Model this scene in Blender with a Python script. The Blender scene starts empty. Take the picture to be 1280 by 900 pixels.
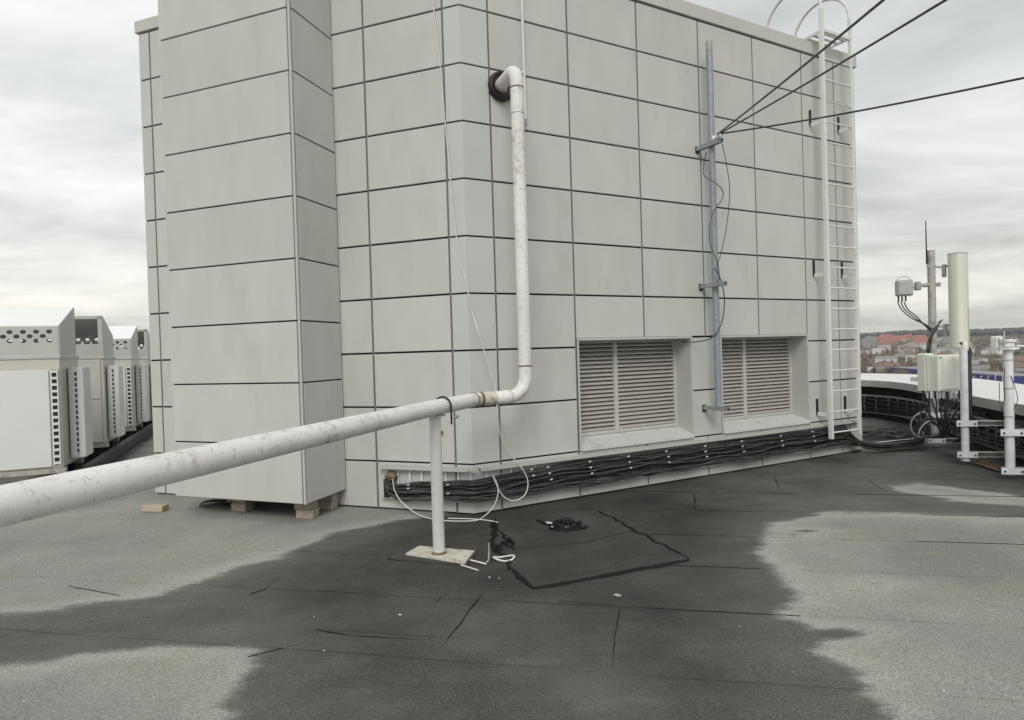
import bpy, bmesh, math, random
import numpy as np
from mathutils import Vector, Matrix

random.seed(7)
SC = bpy.context.scene
COL = SC.collection
# ------------------------------------------------------------------ camera
FPX, PITCH, ROLL, HC = 807.43, 0.0118134, -0.0301698, 1.70
cp_, sp_, cr_, sr_ = math.cos(PITCH), math.sin(PITCH), math.cos(ROLL), math.sin(ROLL)
cam_d = bpy.data.cameras.new('camera')
cam = bpy.data.objects.new('camera', cam_d); COL.objects.link(cam)
cam_d.sensor_width = 36.0
cam_d.lens = 36.0 * FPX / 1280.0
cam_d.clip_start = 0.05; cam_d.clip_end = 30000
_r = Vector((cr_, sr_ * sp_, sr_ * cp_)); _fw = Vector((0, cp_, -sp_)); _up = _r.cross(_fw)
M = Matrix((( _r.x, _up.x, -_fw.x, 0), (_r.y, _up.y, -_fw.y, 0), (_r.z, _up.z, -_fw.z, HC), (0, 0, 0, 1)))
cam.matrix_world = M
SC.camera = cam

# ------------------------------------------------------------------ world: overcast sky
SUN_EL, SUN_AZ = math.radians(40), math.radians(184)      # azimuth clockwise from +Y
world = bpy.data.worlds.new('World'); SC.world = world; world.use_nodes = True
nt = world.node_tree; N = nt.nodes; L = nt.links
N.clear()
def wn(t, **k):
    n = N.new(t)
    for a, b in k.items(): setattr(n, a, b)
    return n
def wmath(op, a, b=None):
    n = wn('ShaderNodeMath', operation=op)
    for i, x in enumerate((a, b)):
        if x is None: continue
        if isinstance(x, (int, float)): n.inputs[i].default_value = x
        else: L.new(x, n.inputs[i])
    return n.outputs[0]
sky = wn('ShaderNodeTexSky', sky_type='NISHITA'); sky.sun_disc = False
sky.sun_elevation = SUN_EL; sky.sun_rotation = SUN_AZ; sky.air_density = 1.5; sky.dust_density = 3.0
tc = wn('ShaderNodeTexCoord')
sep = wn('ShaderNodeSeparateXYZ'); L.new(tc.outputs['Generated'], sep.inputs[0])
den = wmath('ADD', wmath('MAXIMUM', sep.outputs[2], 0.0), 0.16)
comb = wn('ShaderNodeCombineXYZ')
L.new(wmath('DIVIDE', sep.outputs[0], den), comb.inputs[0]); L.new(wmath('DIVIDE', sep.outputs[1], den), comb.inputs[1])
mp = wn('ShaderNodeMapping'); L.new(comb.outputs[0], mp.inputs[0])
mp.inputs['Location'].default_value = (3.1, 1.7, 0.4); mp.inputs['Rotation'].default_value = (0, 0, 0.5); mp.inputs['Scale'].default_value = (0.7, 1.05, 1)
n1 = wn('ShaderNodeTexNoise'); n1.inputs['Scale'].default_value = 1.25; n1.inputs['Detail'].default_value = 7; n1.inputs['Roughness'].default_value = 0.56; n1.inputs['Distortion'].default_value = 0.35
L.new(mp.outputs[0], n1.inputs['Vector'])
n2 = wn('ShaderNodeTexNoise'); n2.inputs['Scale'].default_value = 0.35; n2.inputs['Detail'].default_value = 3
L.new(mp.outputs[0], n2.inputs['Vector'])
summ = wmath('ADD', wmath('MULTIPLY', n1.outputs['Fac'], 0.62), wmath('MULTIPLY', n2.outputs['Fac'], 0.38))
rp = wn('ShaderNodeValToRGB'); L.new(summ, rp.inputs[0])
cr = rp.color_ramp
cr.elements[0].position = 0.38; cr.elements[0].color = (0.44, 0.462, 0.465, 1)
cr.elements[1].position = 0.62; cr.elements[1].color = (0.90, 0.91, 0.895, 1)
e = cr.elements.new(0.47); e.color = (0.60, 0.62, 0.625, 1)
e = cr.elements.new(0.54); e.color = (0.74, 0.755, 0.755, 1)
# slight warmth in the thick low air all round the horizon
lowf = wmath('POWER', wmath('SUBTRACT', 1.0, wmath('MINIMUM', wmath('MAXIMUM', sep.outputs[2], 0.0), 1.0)), 9.0)
warm = wn('ShaderNodeMix', data_type='RGBA', blend_type='MULTIPLY')
L.new(wmath('MULTIPLY', lowf, 0.75), warm.inputs[0]); L.new(rp.outputs[0], warm.inputs[6]); warm.inputs[7].default_value = (1.55, 1.42, 1.17, 1)
scl = wn('ShaderNodeMix', data_type='RGBA', blend_type='MULTIPLY'); scl.inputs[0].default_value = 1.0
L.new(warm.outputs[2], scl.inputs[6]); scl.inputs[7].default_value = (10.0, 10.0, 10.0, 1)
mixs = wn('ShaderNodeMix', data_type='RGBA'); mixs.inputs[0].default_value = 0.96
L.new(sky.outputs[0], mixs.inputs[6]); L.new(scl.outputs[2], mixs.inputs[7])
bg = wn('ShaderNodeBackground'); bg.inputs['Strength'].default_value = 0.1
L.new(mixs.outputs[2], bg.inputs['Color'])
wo = wn('ShaderNodeOutputWorld'); L.new(bg.outputs[0], wo.inputs[0])

# ------------------------------------------------------------------ sun behind cloud
sl = bpy.data.lights.new('sun', 'SUN'); sl.energy = 1.5; sl.angle = math.radians(28); sl.color = (1.0, 0.965, 0.91)
so = bpy.data.objects.new('sun', sl); COL.objects.link(so)
sdir = Vector((math.sin(SUN_AZ) * math.cos(SUN_EL), math.cos(SUN_AZ) * math.cos(SUN_EL), math.sin(SUN_EL)))
so.rotation_euler = (-sdir).to_track_quat('-Z', 'Y').to_euler()
so.location = sdir * 60

SC.view_settings.view_transform = 'Standard'; SC.view_settings.look = 'None'
SC.view_settings.exposure = 0.2; SC.view_settings.gamma = 1.0
SC.cycles.use_denoising = True
SC.cycles.max_bounces = 8

# ------------------------------------------------------------------ pixels to places
def ray(u, v):
    a, b = u - 640, v - 450
    U = cr_ * a + sr_ * b; V = -sr_ * a + cr_ * b
    return Vector((U, FPX * cp_ - V * sp_, -FPX * sp_ - V * cp_)) / FPX
def on_z(u, v, z=0.0):                       # on a level plane
    r = ray(u, v); t = (z - HC) / r.z
    return Vector((r.x * t, r.y * t, z))
def on_wall(u, v, A, d, off=0.0):            # on a vertical wall through A along d
    n = Vector((d.y, -d.x)); r = ray(u, v)
    A2 = Vector((A[0], A[1])) + n * off
    t = n.dot(A2) / (n.x * r.x + n.y * r.y)
    return Vector((r.x * t, r.y * t, HC + r.z * t))
def at_y(u, v, y):                           # at a known depth
    r = ray(u, v); t = y / r.y
    return Vector((r.x * t, y, HC + r.z * t))

# ------------------------------------------------------------------ materials
def new_mat(name):
    m = bpy.data.materials.new(name); m.use_nodes = True
    return m, m.node_tree.nodes, m.node_tree.links, m.node_tree.nodes['Principled BSDF']
def mat(name, col, rough=0.6, metal=0.0, spec=0.5, var=0.12, scale=6.0, bump=0.0, bscale=60.0, dirt=None, dirt_amt=0.5, dirt_scale=4.0, dirt_thr=0.58, stretch=(1, 1, 1), rnd=0.0):
    m, n, l, b = new_mat(name)
    t = n.new('ShaderNodeTexCoord'); oi = n.new('ShaderNodeObjectInfo')
    mpn = n.new('ShaderNodeMapping'); mpn.inputs['Scale'].default_value = stretch
    l.new(t.outputs['Object'], mpn.inputs['Vector'])
    ad = n.new('ShaderNodeVectorMath'); ad.operation = 'ADD'
    ml = n.new('ShaderNodeMath'); ml.operation = 'MULTIPLY'; ml.inputs[1].default_value = 37.0
    l.new(oi.outputs['Random'], ml.inputs[0]); l.new(mpn.outputs[0], ad.inputs[0]); l.new(ml.outputs[0], ad.inputs[1])
    nz = n.new('ShaderNodeTexNoise'); nz.inputs['Scale'].default_value = scale; nz.inputs['Detail'].default_value = 6
    l.new(ad.outputs[0], nz.inputs['Vector'])
    mr = n.new('ShaderNodeMapRange'); mr.inputs['From Min'].default_value = 0.3; mr.inputs['From Max'].default_value = 0.7
    mr.inputs['To Min'].default_value = 1 - var; mr.inputs['To Max'].default_value = 1 + var
    l.new(nz.outputs['Fac'], mr.inputs['Value'])
    last = mr.outputs[0]
    if rnd:
        r2 = n.new('ShaderNodeMapRange'); r2.inputs['To Min'].default_value = 1 - rnd; r2.inputs['To Max'].default_value = 1 + rnd
        l.new(oi.outputs['Random'], r2.inputs['Value'])
        mm = n.new('ShaderNodeMath'); mm.operation = 'MULTIPLY'; l.new(last, mm.inputs[0]); l.new(r2.outputs[0], mm.inputs[1]); last = mm.outputs[0]
    mx = n.new('ShaderNodeMix'); mx.data_type = 'RGBA'; mx.blend_type = 'MULTIPLY'; mx.inputs[0].default_value = 1.0
    mx.inputs[6].default_value = (*col, 1); l.new(last, mx.inputs[7])
    cout = mx.outputs[2]
    if dirt:
        nd = n.new('ShaderNodeTexNoise'); nd.inputs['Scale'].default_value = dirt_scale; nd.inputs['Detail'].default_value = 9; nd.inputs['Roughness'].default_value = 0.65
        l.new(ad.outputs[0], nd.inputs['Vector'])
        md = n.new('ShaderNodeMapRange'); md.inputs['From Min'].default_value = dirt_thr; md.inputs['From Max'].default_value = dirt_thr + 0.1
        md.inputs['To Max'].default_value = dirt_amt; l.new(nd.outputs['Fac'], md.inputs['Value'])
        mc = n.new('ShaderNodeMix'); mc.data_type = 'RGBA'; l.new(md.outputs[0], mc.inputs[0]); l.new(cout, mc.inputs[6]); mc.inputs[7].default_value = (*dirt, 1)
        cout = mc.outputs[2]
    l.new(cout, b.inputs['Base Color'])
    b.inputs['Roughness'].default_value = rough; b.inputs['Metallic'].default_value = metal; b.inputs['Specular IOR Level'].default_value = spec
    if bump:
        nb = n.new('ShaderNodeTexNoise'); nb.inputs['Scale'].default_value = bscale; nb.inputs['Detail'].default_value = 4
        l.new(t.outputs['Object'], nb.inputs['Vector'])
        bp = n.new('ShaderNodeBump'); bp.inputs['Strength'].default_value = bump; bp.inputs['Distance'].default_value = 0.01
        l.new(nb.outputs['Fac'], bp.inputs['Height']); l.new(bp.outputs[0], b.inputs['Normal'])
    return m

MT = {}
MT['panel'] = mat('cladding_panel', (0.535, 0.54, 0.512), 0.62, spec=0.35, var=0.045, scale=1.6, bump=0.12, bscale=220, rnd=0.035, dirt=(0.44, 0.435, 0.40), dirt_amt=0.3, dirt_scale=1.3, dirt_thr=0.56, stretch=(2.2, 2.2, 0.8))
MT['corner_panel'] = mat('corner_cladding_panel', (0.53, 0.552, 0.535), 0.5, spec=0.4, var=0.03, scale=1.2, bump=0.08, bscale=220, rnd=0.02, stretch=(1, 1, 2))
MT['strip'] = mat('joint_strip_metal', (0.15, 0.15, 0.14), 0.5, 0.0, var=0.08)
MT['backing'] = mat('wall_core', (0.018, 0.018, 0.018), 0.9)
MT['coping'] = mat('coping_sheet', (0.52, 0.515, 0.48), 0.5, var=0.05, scale=3)
MT['reveal'] = mat('reveal_sheet', (0.50, 0.50, 0.47), 0.5, var=0.04, scale=3, dirt=(0.36, 0.35, 0.31), dirt_amt=0.4, dirt_scale=5, dirt_thr=0.58)
MT['slat'] = mat('louvre_paint', (0.47, 0.445, 0.41), 0.5, var=0.07, scale=8, rnd=0.03)
MT['sill'] = mat('sill_sheet', (0.60, 0.60, 0.575), 0.45, var=0.05, dirt=(0.42, 0.41, 0.37), dirt_amt=0.6, dirt_scale=6, dirt_thr=0.53)
MT['galv'] = mat('galvanised_steel', (0.29, 0.315, 0.345), 0.5, 0.2, var=0.15, scale=14, dirt=(0.30, 0.29, 0.27), dirt_amt=0.4, dirt_scale=9)
MT['galv_pale'] = mat('pale_galvanised_steel', (0.70, 0.725, 0.735), 0.5, 0.0, var=0.1, scale=14, dirt=(0.34, 0.31, 0.27), dirt_amt=0.5, dirt_scale=12, dirt_thr=0.6)
MT['galv_rust'] = mat('weathered_galvanised_steel', (0.42, 0.41, 0.38), 0.6, 0.1, var=0.15, scale=12, dirt=(0.24, 0.17, 0.12), dirt_amt=0.6, dirt_scale=9, dirt_thr=0.55)
MT['dark_steel'] = mat('dark_steel', (0.016, 0.016, 0.017), 0.5, 0.2, var=0.2, scale=10)
MT['white_paint'] = mat('white_paint', (0.66, 0.665, 0.65), 0.42, var=0.05, scale=10, dirt=(0.42, 0.40, 0.35), dirt_amt=0.5, dirt_scale=14, dirt_thr=0.6)
MT['ladder'] = mat('ladder_paint', (0.72, 0.72, 0.69), 0.45, var=0.06, scale=10, dirt=(0.40, 0.36, 0.30), dirt_amt=0.5, dirt_scale=12, dirt_thr=0.6)
MT['cable'] = mat('black_cable_sheath', (0.040, 0.041, 0.044), 0.45, var=0.35, scale=9, rnd=0.3, dirt=(0.15, 0.15, 0.145), dirt_amt=0.5, dirt_scale=7, dirt_thr=0.55)
MT['rubber'] = mat('black_rubber', (0.012, 0.011, 0.011), 0.45)
MT['maroon'] = mat('dark_red_sealant', (0.05, 0.018, 0.016), 0.6)
MT['white_cable'] = mat('white_cable_sheath', (0.68, 0.68, 0.65), 0.45, var=0.08, scale=10)
MT['clip'] = mat('bright_clip_metal', (0.72, 0.73, 0.74), 0.3, 0.4)
MT['foam'] = mat('expanding_foam', (0.20, 0.15, 0.10), 0.9, var=0.3, scale=30, bump=0.6, bscale=80)
MT['hood_white'] = mat('hood_top_white', (0.86, 0.87, 0.86), 0.45, var=0.02)
MT['hvac_white'] = mat('cabinet_white', (0.70, 0.72, 0.71), 0.4, var=0.025, scale=2)
MT['hvac_beige'] = mat('cabinet_beige', (0.56, 0.555, 0.49), 0.45, var=0.03, scale=2)
MT['hvac_grey'] = mat('hood_sheet', (0.50, 0.505, 0.485), 0.45, 0.1, var=0.05, scale=4, dirt=(0.40, 0.37, 0.31), dirt_amt=0.3, dirt_scale=8)
MT['dark'] = mat('dark_interior', (0.03, 0.032, 0.033), 0.8)
MT['brick'] = mat('pale_brick', (0.36, 0.31, 0.255), 0.9, var=0.2, scale=20, bump=0.5, bscale=90)
MT['wood'] = mat('weathered_wood', (0.44, 0.38, 0.28), 0.85, var=0.2, scale=25, stretch=(1, 8, 8), bump=0.3, bscale=60)
MT['bitumen'] = mat('bitumen_bead', (0.007, 0.007, 0.007), 0.65, spec=0.25, var=0.3, scale=20, bump=0.5, bscale=70)
MT['felt_dark'] = mat('bitumen_upstand', (0.02, 0.02, 0.02), 0.8, var=0.3, scale=6)
MT['coping_white'] = mat('white_coping_sheet', (0.74, 0.74, 0.72), 0.4, var=0.04, scale=1.5, dirt=(0.5, 0.49, 0.45), dirt_amt=0.3, dirt_scale=2)
MT['fascia'] = mat('coping_fascia_sheet', (0.40, 0.40, 0.38), 0.5, var=0.06, scale=3)
MT['antenna'] = mat('antenna_radome', (0.70, 0.71, 0.60), 0.45, var=0.03, scale=3)
MT['radio'] = mat('radio_casing', (0.70, 0.705, 0.64), 0.5, var=0.04, scale=6)
MT['radio_grey'] = mat('grey_radio_casing', (0.42, 0.42, 0.40), 0.5, var=0.08, scale=12)
MT['concrete'] = mat('precast_concrete', (0.36, 0.36, 0.34), 0.9, var=0.15, scale=8, bump=0.3)

def pipe_material():
    m, n, l, b = new_mat('worn_white_pipe_paint')
    t = n.new('ShaderNodeTexCoord')
    def noise(scale, det=8, ro=0.6, vec=None):
        z = n.new('ShaderNodeTexNoise'); z.inputs['Scale'].default_value = scale; z.inputs['Detail'].default_value = det; z.inputs['Roughness'].default_value = ro
        l.new(vec or t.outputs['Object'], z.inputs['Vector']); return z.outputs['Fac']
    def rng(v, a, c, lo=0.0, hi=1.0):
        r = n.new('ShaderNodeMapRange'); r.inputs['From Min'].default_value = a; r.inputs['From Max'].default_value = c
        r.inputs['To Min'].default_value = lo; r.inputs['To Max'].default_value = hi; l.new(v, r.inputs['Value']); return r.outputs[0]
    def mixc(f, a, c):
        x = n.new('ShaderNodeMix'); x.data_type = 'RGBA'; l.new(f, x.inputs[0])
        if isinstance(a, tuple): x.inputs[6].default_value = (*a, 1)
        else: l.new(a, x.inputs[6])
        x.inputs[7].default_value = (*c, 1); return x.outputs[2]
    def mul(a, c):
        x = n.new('ShaderNodeMath'); x.operation = 'MULTIPLY'; l.new(a, x.inputs[0]); l.new(c, x.inputs[1]); return x.outputs[0]
    base = mixc(rng(noise(3.0), .42, .66, 0, .55), (0.80, 0.80, 0.77), (0.64, 0.635, 0.595))
    base = mixc(rng(noise(26, 10, .7), .56, .66, 0, .55), base, (0.30, 0.29, 0.26))       # chips down to grey primer
    rust = mul(rng(noise(1.9, 4), .46, .58), rng(noise(17, 10, .72), .50, .64))
    base = mixc(mul(rust, rng(noise(5), .3, .6, .3, .75)), base, (0.30, 0.19, 0.10))
    base = mixc(rng(noise(60, 4, .6), .66, .70, 0, .7), base, (0.16, 0.11, 0.08))
    l.new(base, b.inputs['Base Color']); b.inputs['Roughness'].default_value = 0.5
    bp = n.new('ShaderNodeBump'); bp.inputs['Strength'].default_value = 0.25; bp.inputs['Distance'].default_value = 0.004
    l.new(noise(30, 6), bp.inputs['Height']); l.new(bp.outputs[0], b.inputs['Normal'])
    return m
MT['pipe'] = pipe_material()
MT['rusty_paint'] = mat('rusted_white_paint', (0.60, 0.57, 0.49), 0.6, var=0.12, scale=10, dirt=(0.27, 0.16, 0.085), dirt_amt=0.6, dirt_scale=11, dirt_thr=0.54, bump=0.3)
MT['rust'] = mat('rust', (0.20, 0.125, 0.075), 0.8, var=0.3, scale=20)

# ------------------------------------------------------------------ mesh builder
class MB:
    def __init__(s): s.v = []; s.f = []; s.sm = []
    def add(s, vs, fs, smooth=False):
        o = len(s.v); s.v += [tuple(x) for x in vs]; s.f += [tuple(i + o for i in f) for f in fs]; s.sm += [smooth] * len(fs); return s
    def box(s, c, size, X=(1, 0, 0), Y=(0, 1, 0), Z=(0, 0, 1), ch=0.0):
        c = Vector(c); X, Y, Z = Vector(X), Vector(Y), Vector(Z); a, b, d = (k / 2 for k in size)
        if ch <= 0:
            vs = [c + X * (a * i) + Y * (b * j) + Z * (d * k) for k in (-1, 1) for j in (-1, 1) for i in (-1, 1)]
            return s.add(vs, [(0, 2, 3, 1), (4, 5, 7, 6), (0, 1, 5, 4), (2, 6, 7, 3), (0, 4, 6, 2), (1, 3, 7, 5)])
        vs = []; idx = {}
        for k in (-1, 1):
            for j in (-1, 1):
                for i in (-1, 1):
                    for ax in range(3):
                        q = [a * i, b * j, d * k]; sg = (i, j, k)
                        for o in range(3):
                            if o != ax: q[o] -= sg[o] * ch
                        idx[(i, j, k, ax)] = len(vs); vs.append(c + X * q[0] + Y * q[1] + Z * q[2])
        fs = []
        g = lambda i, j, k, ax: idx[(i, j, k, ax)]
        for sgn in (-1, 1):
            fs.append([g(sgn, -1, -1, 0), g(sgn, 1, -1, 0), g(sgn, 1, 1, 0), g(sgn, -1, 1, 0)][::sgn])
            fs.append([g(-1, sgn, -1, 1), g(-1, sgn, 1, 1), g(1, sgn, 1, 1), g(1, sgn, -1, 1)][::sgn])
            fs.append([g(-1, -1, sgn, 2), g(1, -1, sgn, 2), g(1, 1, sgn, 2), g(-1, 1, sgn, 2)][::sgn])
        for p in (-1, 1):
            for r in (-1, 1):
                fs.append([g(p, r, -1, 0), g(p, r, 1, 0), g(p, r, 1, 1), g(p, r, -1, 1)])
                fs.append([g(p, -1, r, 0), g(p, 1, r, 0), g(p, 1, r, 2), g(p, -1, r, 2)])
                fs.append([g(-1, p, r, 1), g(1, p, r, 1), g(1, p, r, 2), g(-1, p, r, 2)])
                for q in (-1, 1): fs.append([g(p, r, q, 0), g(p, r, q, 1), g(p, r, q, 2)])
        return s.add(vs, fs)
    def tube(s, pts, r, n=12, caps=True, rad=None):
        pts = [Vector(p) for p in pts]
        T = []
        for i in range(len(pts)):
            a = pts[max(i - 1, 0)]; b = pts[min(i + 1, len(pts) - 1)]; T.append((b - a).normalized())
        ref = Vector((0, 0, 1)) if abs(T[0].z) < 0.9 else Vector((1, 0, 0))
        u = (ref - T[0] * ref.dot(T[0])).normalized(); vs = []
        for i, p in enumerate(pts):
            u = (u - T[i] * u.dot(T[i])).normalized(); w = T[i].cross(u)
            rr = rad[i] if rad else r
            for k in range(n):
                an = 2 * math.pi * k / n; vs.append(p + (u * math.cos(an) + w * math.sin(an)) * rr)
        fs = [(i * n + k, i * n + (k + 1) % n, (i + 1) * n + (k + 1) % n, (i + 1) * n + k) for i in range(len(pts) - 1) for k in range(n)]
        o = len(s.v); s.add(vs, fs, True)
        if caps:
            s.add(vs[:n], [tuple(range(n))[::-1]]); s.add(vs[-n:], [tuple(range(n))])
        return s
    def prism(s, poly, z0, z1):
        n = len(poly); vs = [(p[0], p[1], z0) for p in poly] + [(p[0], p[1], z1) for p in poly]
        fs = [tuple(range(n))[::-1], tuple(range(n, 2 * n))] + [(i, (i + 1) % n, n + (i + 1) % n, n + i) for i in range(n)]
        return s.add(vs, fs)
    def mesh(s, name):
        me = bpy.data.meshes.new(name); me.from_pydata(s.v, [], s.f)
        me.polygons.foreach_set('use_smooth', s.sm); me.update(); return me
    def obj(s, name, m, parent=None, loc=(0, 0, 0), rz=0.0, recalc=True):
        me = s.mesh(name)
        if recalc:
            bm = bmesh.new(); bm.from_mesh(me); bmesh.ops.recalc_face_normals(bm, faces=bm.faces); bm.to_mesh(me); bm.free()
        return link(name, me, m, parent, loc, rz)
def link(name, me, m=None, parent=None, loc=(0, 0, 0), rz=0.0):
    o = bpy.data.objects.new(name, me); COL.objects.link(o)
    if m is not None and not me.materials: me.materials.append(MT[m] if isinstance(m, str) else m)
    o.location = loc; o.rotation_euler = (0, 0, rz)
    if parent is not None: o.parent = parent
    return o
def thing(name, label, cat, loc=(0, 0, 0), rz=0.0, group=None):
    o = bpy.data.objects.new(name, None); COL.objects.link(o); o.location = loc; o.rotation_euler = (0, 0, rz); o.empty_display_size = 0.1
    return tag(o, label, cat, group)
def tag(o, label, cat, group=None):
    o['label'] = label; o['category'] = cat
    if group: o['group'] = group
    return o
def grp(name, mb, m, label, cat, group=None, **k): return tag(mb.obj(name, m, **k), label, cat, group)
def struct(o): o['kind'] = 'structure'; return o
def smooth_path(pts, k=6):
    pts = [Vector(p) for p in pts]; out = []
    for i in range(len(pts) - 1):
        p0 = pts[max(i - 1, 0)]; p1 = pts[i]; p2 = pts[i + 1]; p3 = pts[min(i + 2, len(pts) - 1)]
        for j in range(k):
            t = j / k
            out.append(0.5 * ((2 * p1) + (p2 - p0) * t + (2 * p0 - 5 * p1 + 4 * p2 - p3) * t * t + (3 * p1 - p0 - 3 * p2 + p3) * t ** 3))
    out.append(pts[-1]); return out
def fillet(pts, rads, seg=8):
    pts = [Vector(p) for p in pts]; out = [pts[0]]
    for i in range(1, len(pts) - 1):
        a = (pts[i - 1] - pts[i]).normalized(); b = (pts[i + 1] - pts[i]).normalized()
        th = math.acos(max(-1, min(1, a.dot(b)))); t = rads[i - 1] / math.tan(th / 2)
        A = pts[i] + a * t; B = pts[i] + b * t
        c = pts[i] + (a + b).normalized() * (rads[i - 1] / math.sin(th / 2))
        va, vb = A - c, B - c; om = va.angle(vb)
        for j in range(seg + 1):
            s = j / seg; out.append(c + (va * math.sin((1 - s) * om) + vb * math.sin(s * om)) / math.sin(om))
    out.append(pts[-1]); return out
V2 = lambda a: Vector((a[0], a[1]))

# ================================================================== THE PLANT ROOM
P_stripL, P_bigR, P_fold, P_cornR, P_edge = (Vector(p) for p in ((-1.9106, 7.3189), (-0.6281, 6.8363), (-0.4472, 6.7681), (-0.1517, 6.9248), (5.4367, 10.0608)))
dL = (P_bigR - P_stripL).normalized(); nL = Vector((dL.y, -dL.x)); aL = math.atan2(dL.y, dL.x)
dR = (P_edge - P_cornR).normalized(); nR = Vector((dR.y, -dR.x)); aR = math.atan2(dR.y, dR.x)
P_left = P_stripL + dL * ((-4.69 - P_stripL.x) / dL.x)
P_cR0 = P_edge - dR * (P_edge - P_cornR).length
P_fold = P_fold.lerp(P_cornR - dR * ((P_cornR - P_fold).length), 0.5)
ZI, HR = 0.535, 0.60
ROWS = [0.012] + [ZI + HR * k for k in range(10)]
GAP, GAPW = 0.020, 0.025
_pc = {}
def panel_mesh(w, h, t=0.024, c=0.003):
    key = (round(w, 3), round(h, 3), t)
    if key not in _pc:
        b = MB(); a, d = w / 2, h / 2
        vs = [(-a, t, -d), (a, t, -d), (a, t, d), (-a, t, d), (-a, c, -d), (a, c, -d), (a, c, d), (-a, c, d), (-a + c, 0, -d + c), (a - c, 0, -d + c), (a - c, 0, d - c), (-a + c, 0, d - c)]
        fs = [(3, 2, 1, 0), (8, 9, 10, 11)]
        for i in range(4):
            j = (i + 1) % 4; fs += [(i, j, 4 + j, 4 + i), (4 + i, 4 + j, 8 + j, 8 + i)]
        b.add(vs, fs); _pc[key] = b.mesh('panel')
    return _pc[key]
def put_panel(A, d, s0, s1, z0, z1, parent, ang, m='panel', gap=GAP, off=0.0, jit=0.0012, name='panel'):
    n = Vector((d.y, -d.x)); w, h = s1 - s0 - (GAPW if gap == GAP else gap), z1 - z0 - gap
    me = panel_mesh(w, h)
    p = A + d * ((s0 + s1) / 2) + n * (off + random.uniform(-jit, jit))
    return link(name, me, m, parent, (p.x, p.y, (z0 + z1) / 2), ang + random.uniform(-.0012, .0012))

building = thing('plant_room', 'grey panel clad rooftop plant room with two louvred openings', 'building')
sL = lambda x: (x - P_left.x) / dL.x
lenL = (P_bigR - P_left).length; lenR = (P_edge - P_cornR).length
# --- left wall
ZTOP = ROWS[-1]
b = MB(); c = P_left + dL * (lenL / 2) - nL * 0.125
b.box((c.x, c.y, ZTOP / 2), (lenL - 0.004, 0.19, ZTOP), (dL.x, dL.y, 0), (-nL.x, -nL.y, 0))
wallL = b.obj('wall', 'backing', building)
jl = [0.0, sL(-4.509), sL(-3.5), sL(-2.5), sL(-1.5399), lenL]
for i in range(len(jl) - 1):
    for k in range(len(ROWS) - 1):
        put_panel(P_left, dL, jl[i], jl[i + 1], ROWS[k], ROWS[k + 1], wallL, aL)
def joint_strip(A, d, s, parent, z0=0.012, z1=ZTOP, w=GAPW, off=-0.010):
    n = Vector((d.y, -d.x)); p = A + d * s + n * off
    b = MB(); b.box((0, 0.006, 0), (w - 0.001, 0.012, z1 - z0))
    b.obj('joint_strip', 'strip', parent, (p.x, p.y, (z0 + z1) / 2), math.atan2(d.y, d.x))
for s in jl[1:]: joint_strip(P_left, dL, s, wallL)
# --- folded corner
b = MB()
def fold_poly(g0, g1, o0, o1):
    d1 = (P_fold - P_bigR).normalized(); d2 = (P_cornR - P_fold).normalized()
    n1 = Vector((d1.y, -d1.x)); n2 = Vector((d2.y, -d2.x)); nm = (n1 + n2).normalized(); kk = 1 / nm.dot(n1)
    a0 = P_bigR + d1 * g0; a1 = P_cornR - d2 * g1
    return [a0 + n1 * o0, P_fold + nm * (o0 * kk), a1 + n2 * o0, a1 + n2 * o1, P_fold + nm * (o1 * kk), a0 + n1 * o1]
b.prism(fold_poly(0.002, 0.002, -0.03, -0.22), 0.0, ZTOP)
wallC = b.obj('corner_wall', 'backing', building)
for k in range(len(ROWS) - 1):
    q = MB(); q.prism(fold_poly(GAPW / 2, GAPW / 2, random.uniform(-.001, .001), -0.026), ROWS[k] + GAP / 2, ROWS[k + 1] - GAP / 2)
    q.obj('folded_corner_panel', 'corner_panel', wallC)
# --- right wall with two openings
sR = lambda x: (x - P_cornR.x) / dR.x
O1, O2 = (sR(0.765), sR(2.30)), (sR(2.775), sR(4.312)); OZ = (0.548, 1.822)
s6 = sR(on_wall(1041.6, 100, P_cornR, dR).x)
jr = [0.0, sR(0.7417), sR(1.6352), sR(2.5346), sR(3.4293), sR(4.325), s6, lenR]
b = MB()
ss = sorted([0.002, O1[0], O1[1], O2[0], O2[1], lenR - 0.002]); zs = [0, OZ[0], OZ[1], ZTOP]
for i in range(len(ss) - 1):
    for k in range(3):
        if k == 1 and i in (1, 3): continue
        p = P_cornR + dR * ((ss[i] + ss[i + 1]) / 2) - nR * 0.125
        b.box((p.x, p.y, (zs[k] + zs[k + 1]) / 2), (ss[i + 1] - ss[i], 0.19, zs[k + 1] - zs[k]), (dR.x, dR.y, 0), (-nR.x, -nR.y, 0))
wallR = b.obj('wall', 'backing', building)
for i in range(len(jr) - 1):
    for k in range(len(ROWS) - 1):
        s0, s1, z0, z1 = jr[i], jr[i + 1], ROWS[k], ROWS[k + 1]
        if 1 <= i <= 4:
            if k in (1, 2): continue
            if k == 3: z0 = OZ[1] + 0.010
        put_panel(P_cornR, dR, s0, s1, z0, z1, wallR, aR)
for z0, z1 in ((ZI, ZI + HR), (ZI + HR, OZ[1] + 0.006)): put_panel(P_cornR, dR, O1[1] + 0.012, O2[0] - 0.012, z0, z1, wallR, aR)
for i, s in enumerate([0.0] + jr[1:-1]):
    if i in (0, 1, 5, 6): joint_strip(P_cornR, dR, s, wallR)
    else:
        joint_strip(P_cornR, dR, s, wallR, OZ[1] + .01); joint_strip(P_cornR, dR, s, wallR, 0.012, ZI - .01)
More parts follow.
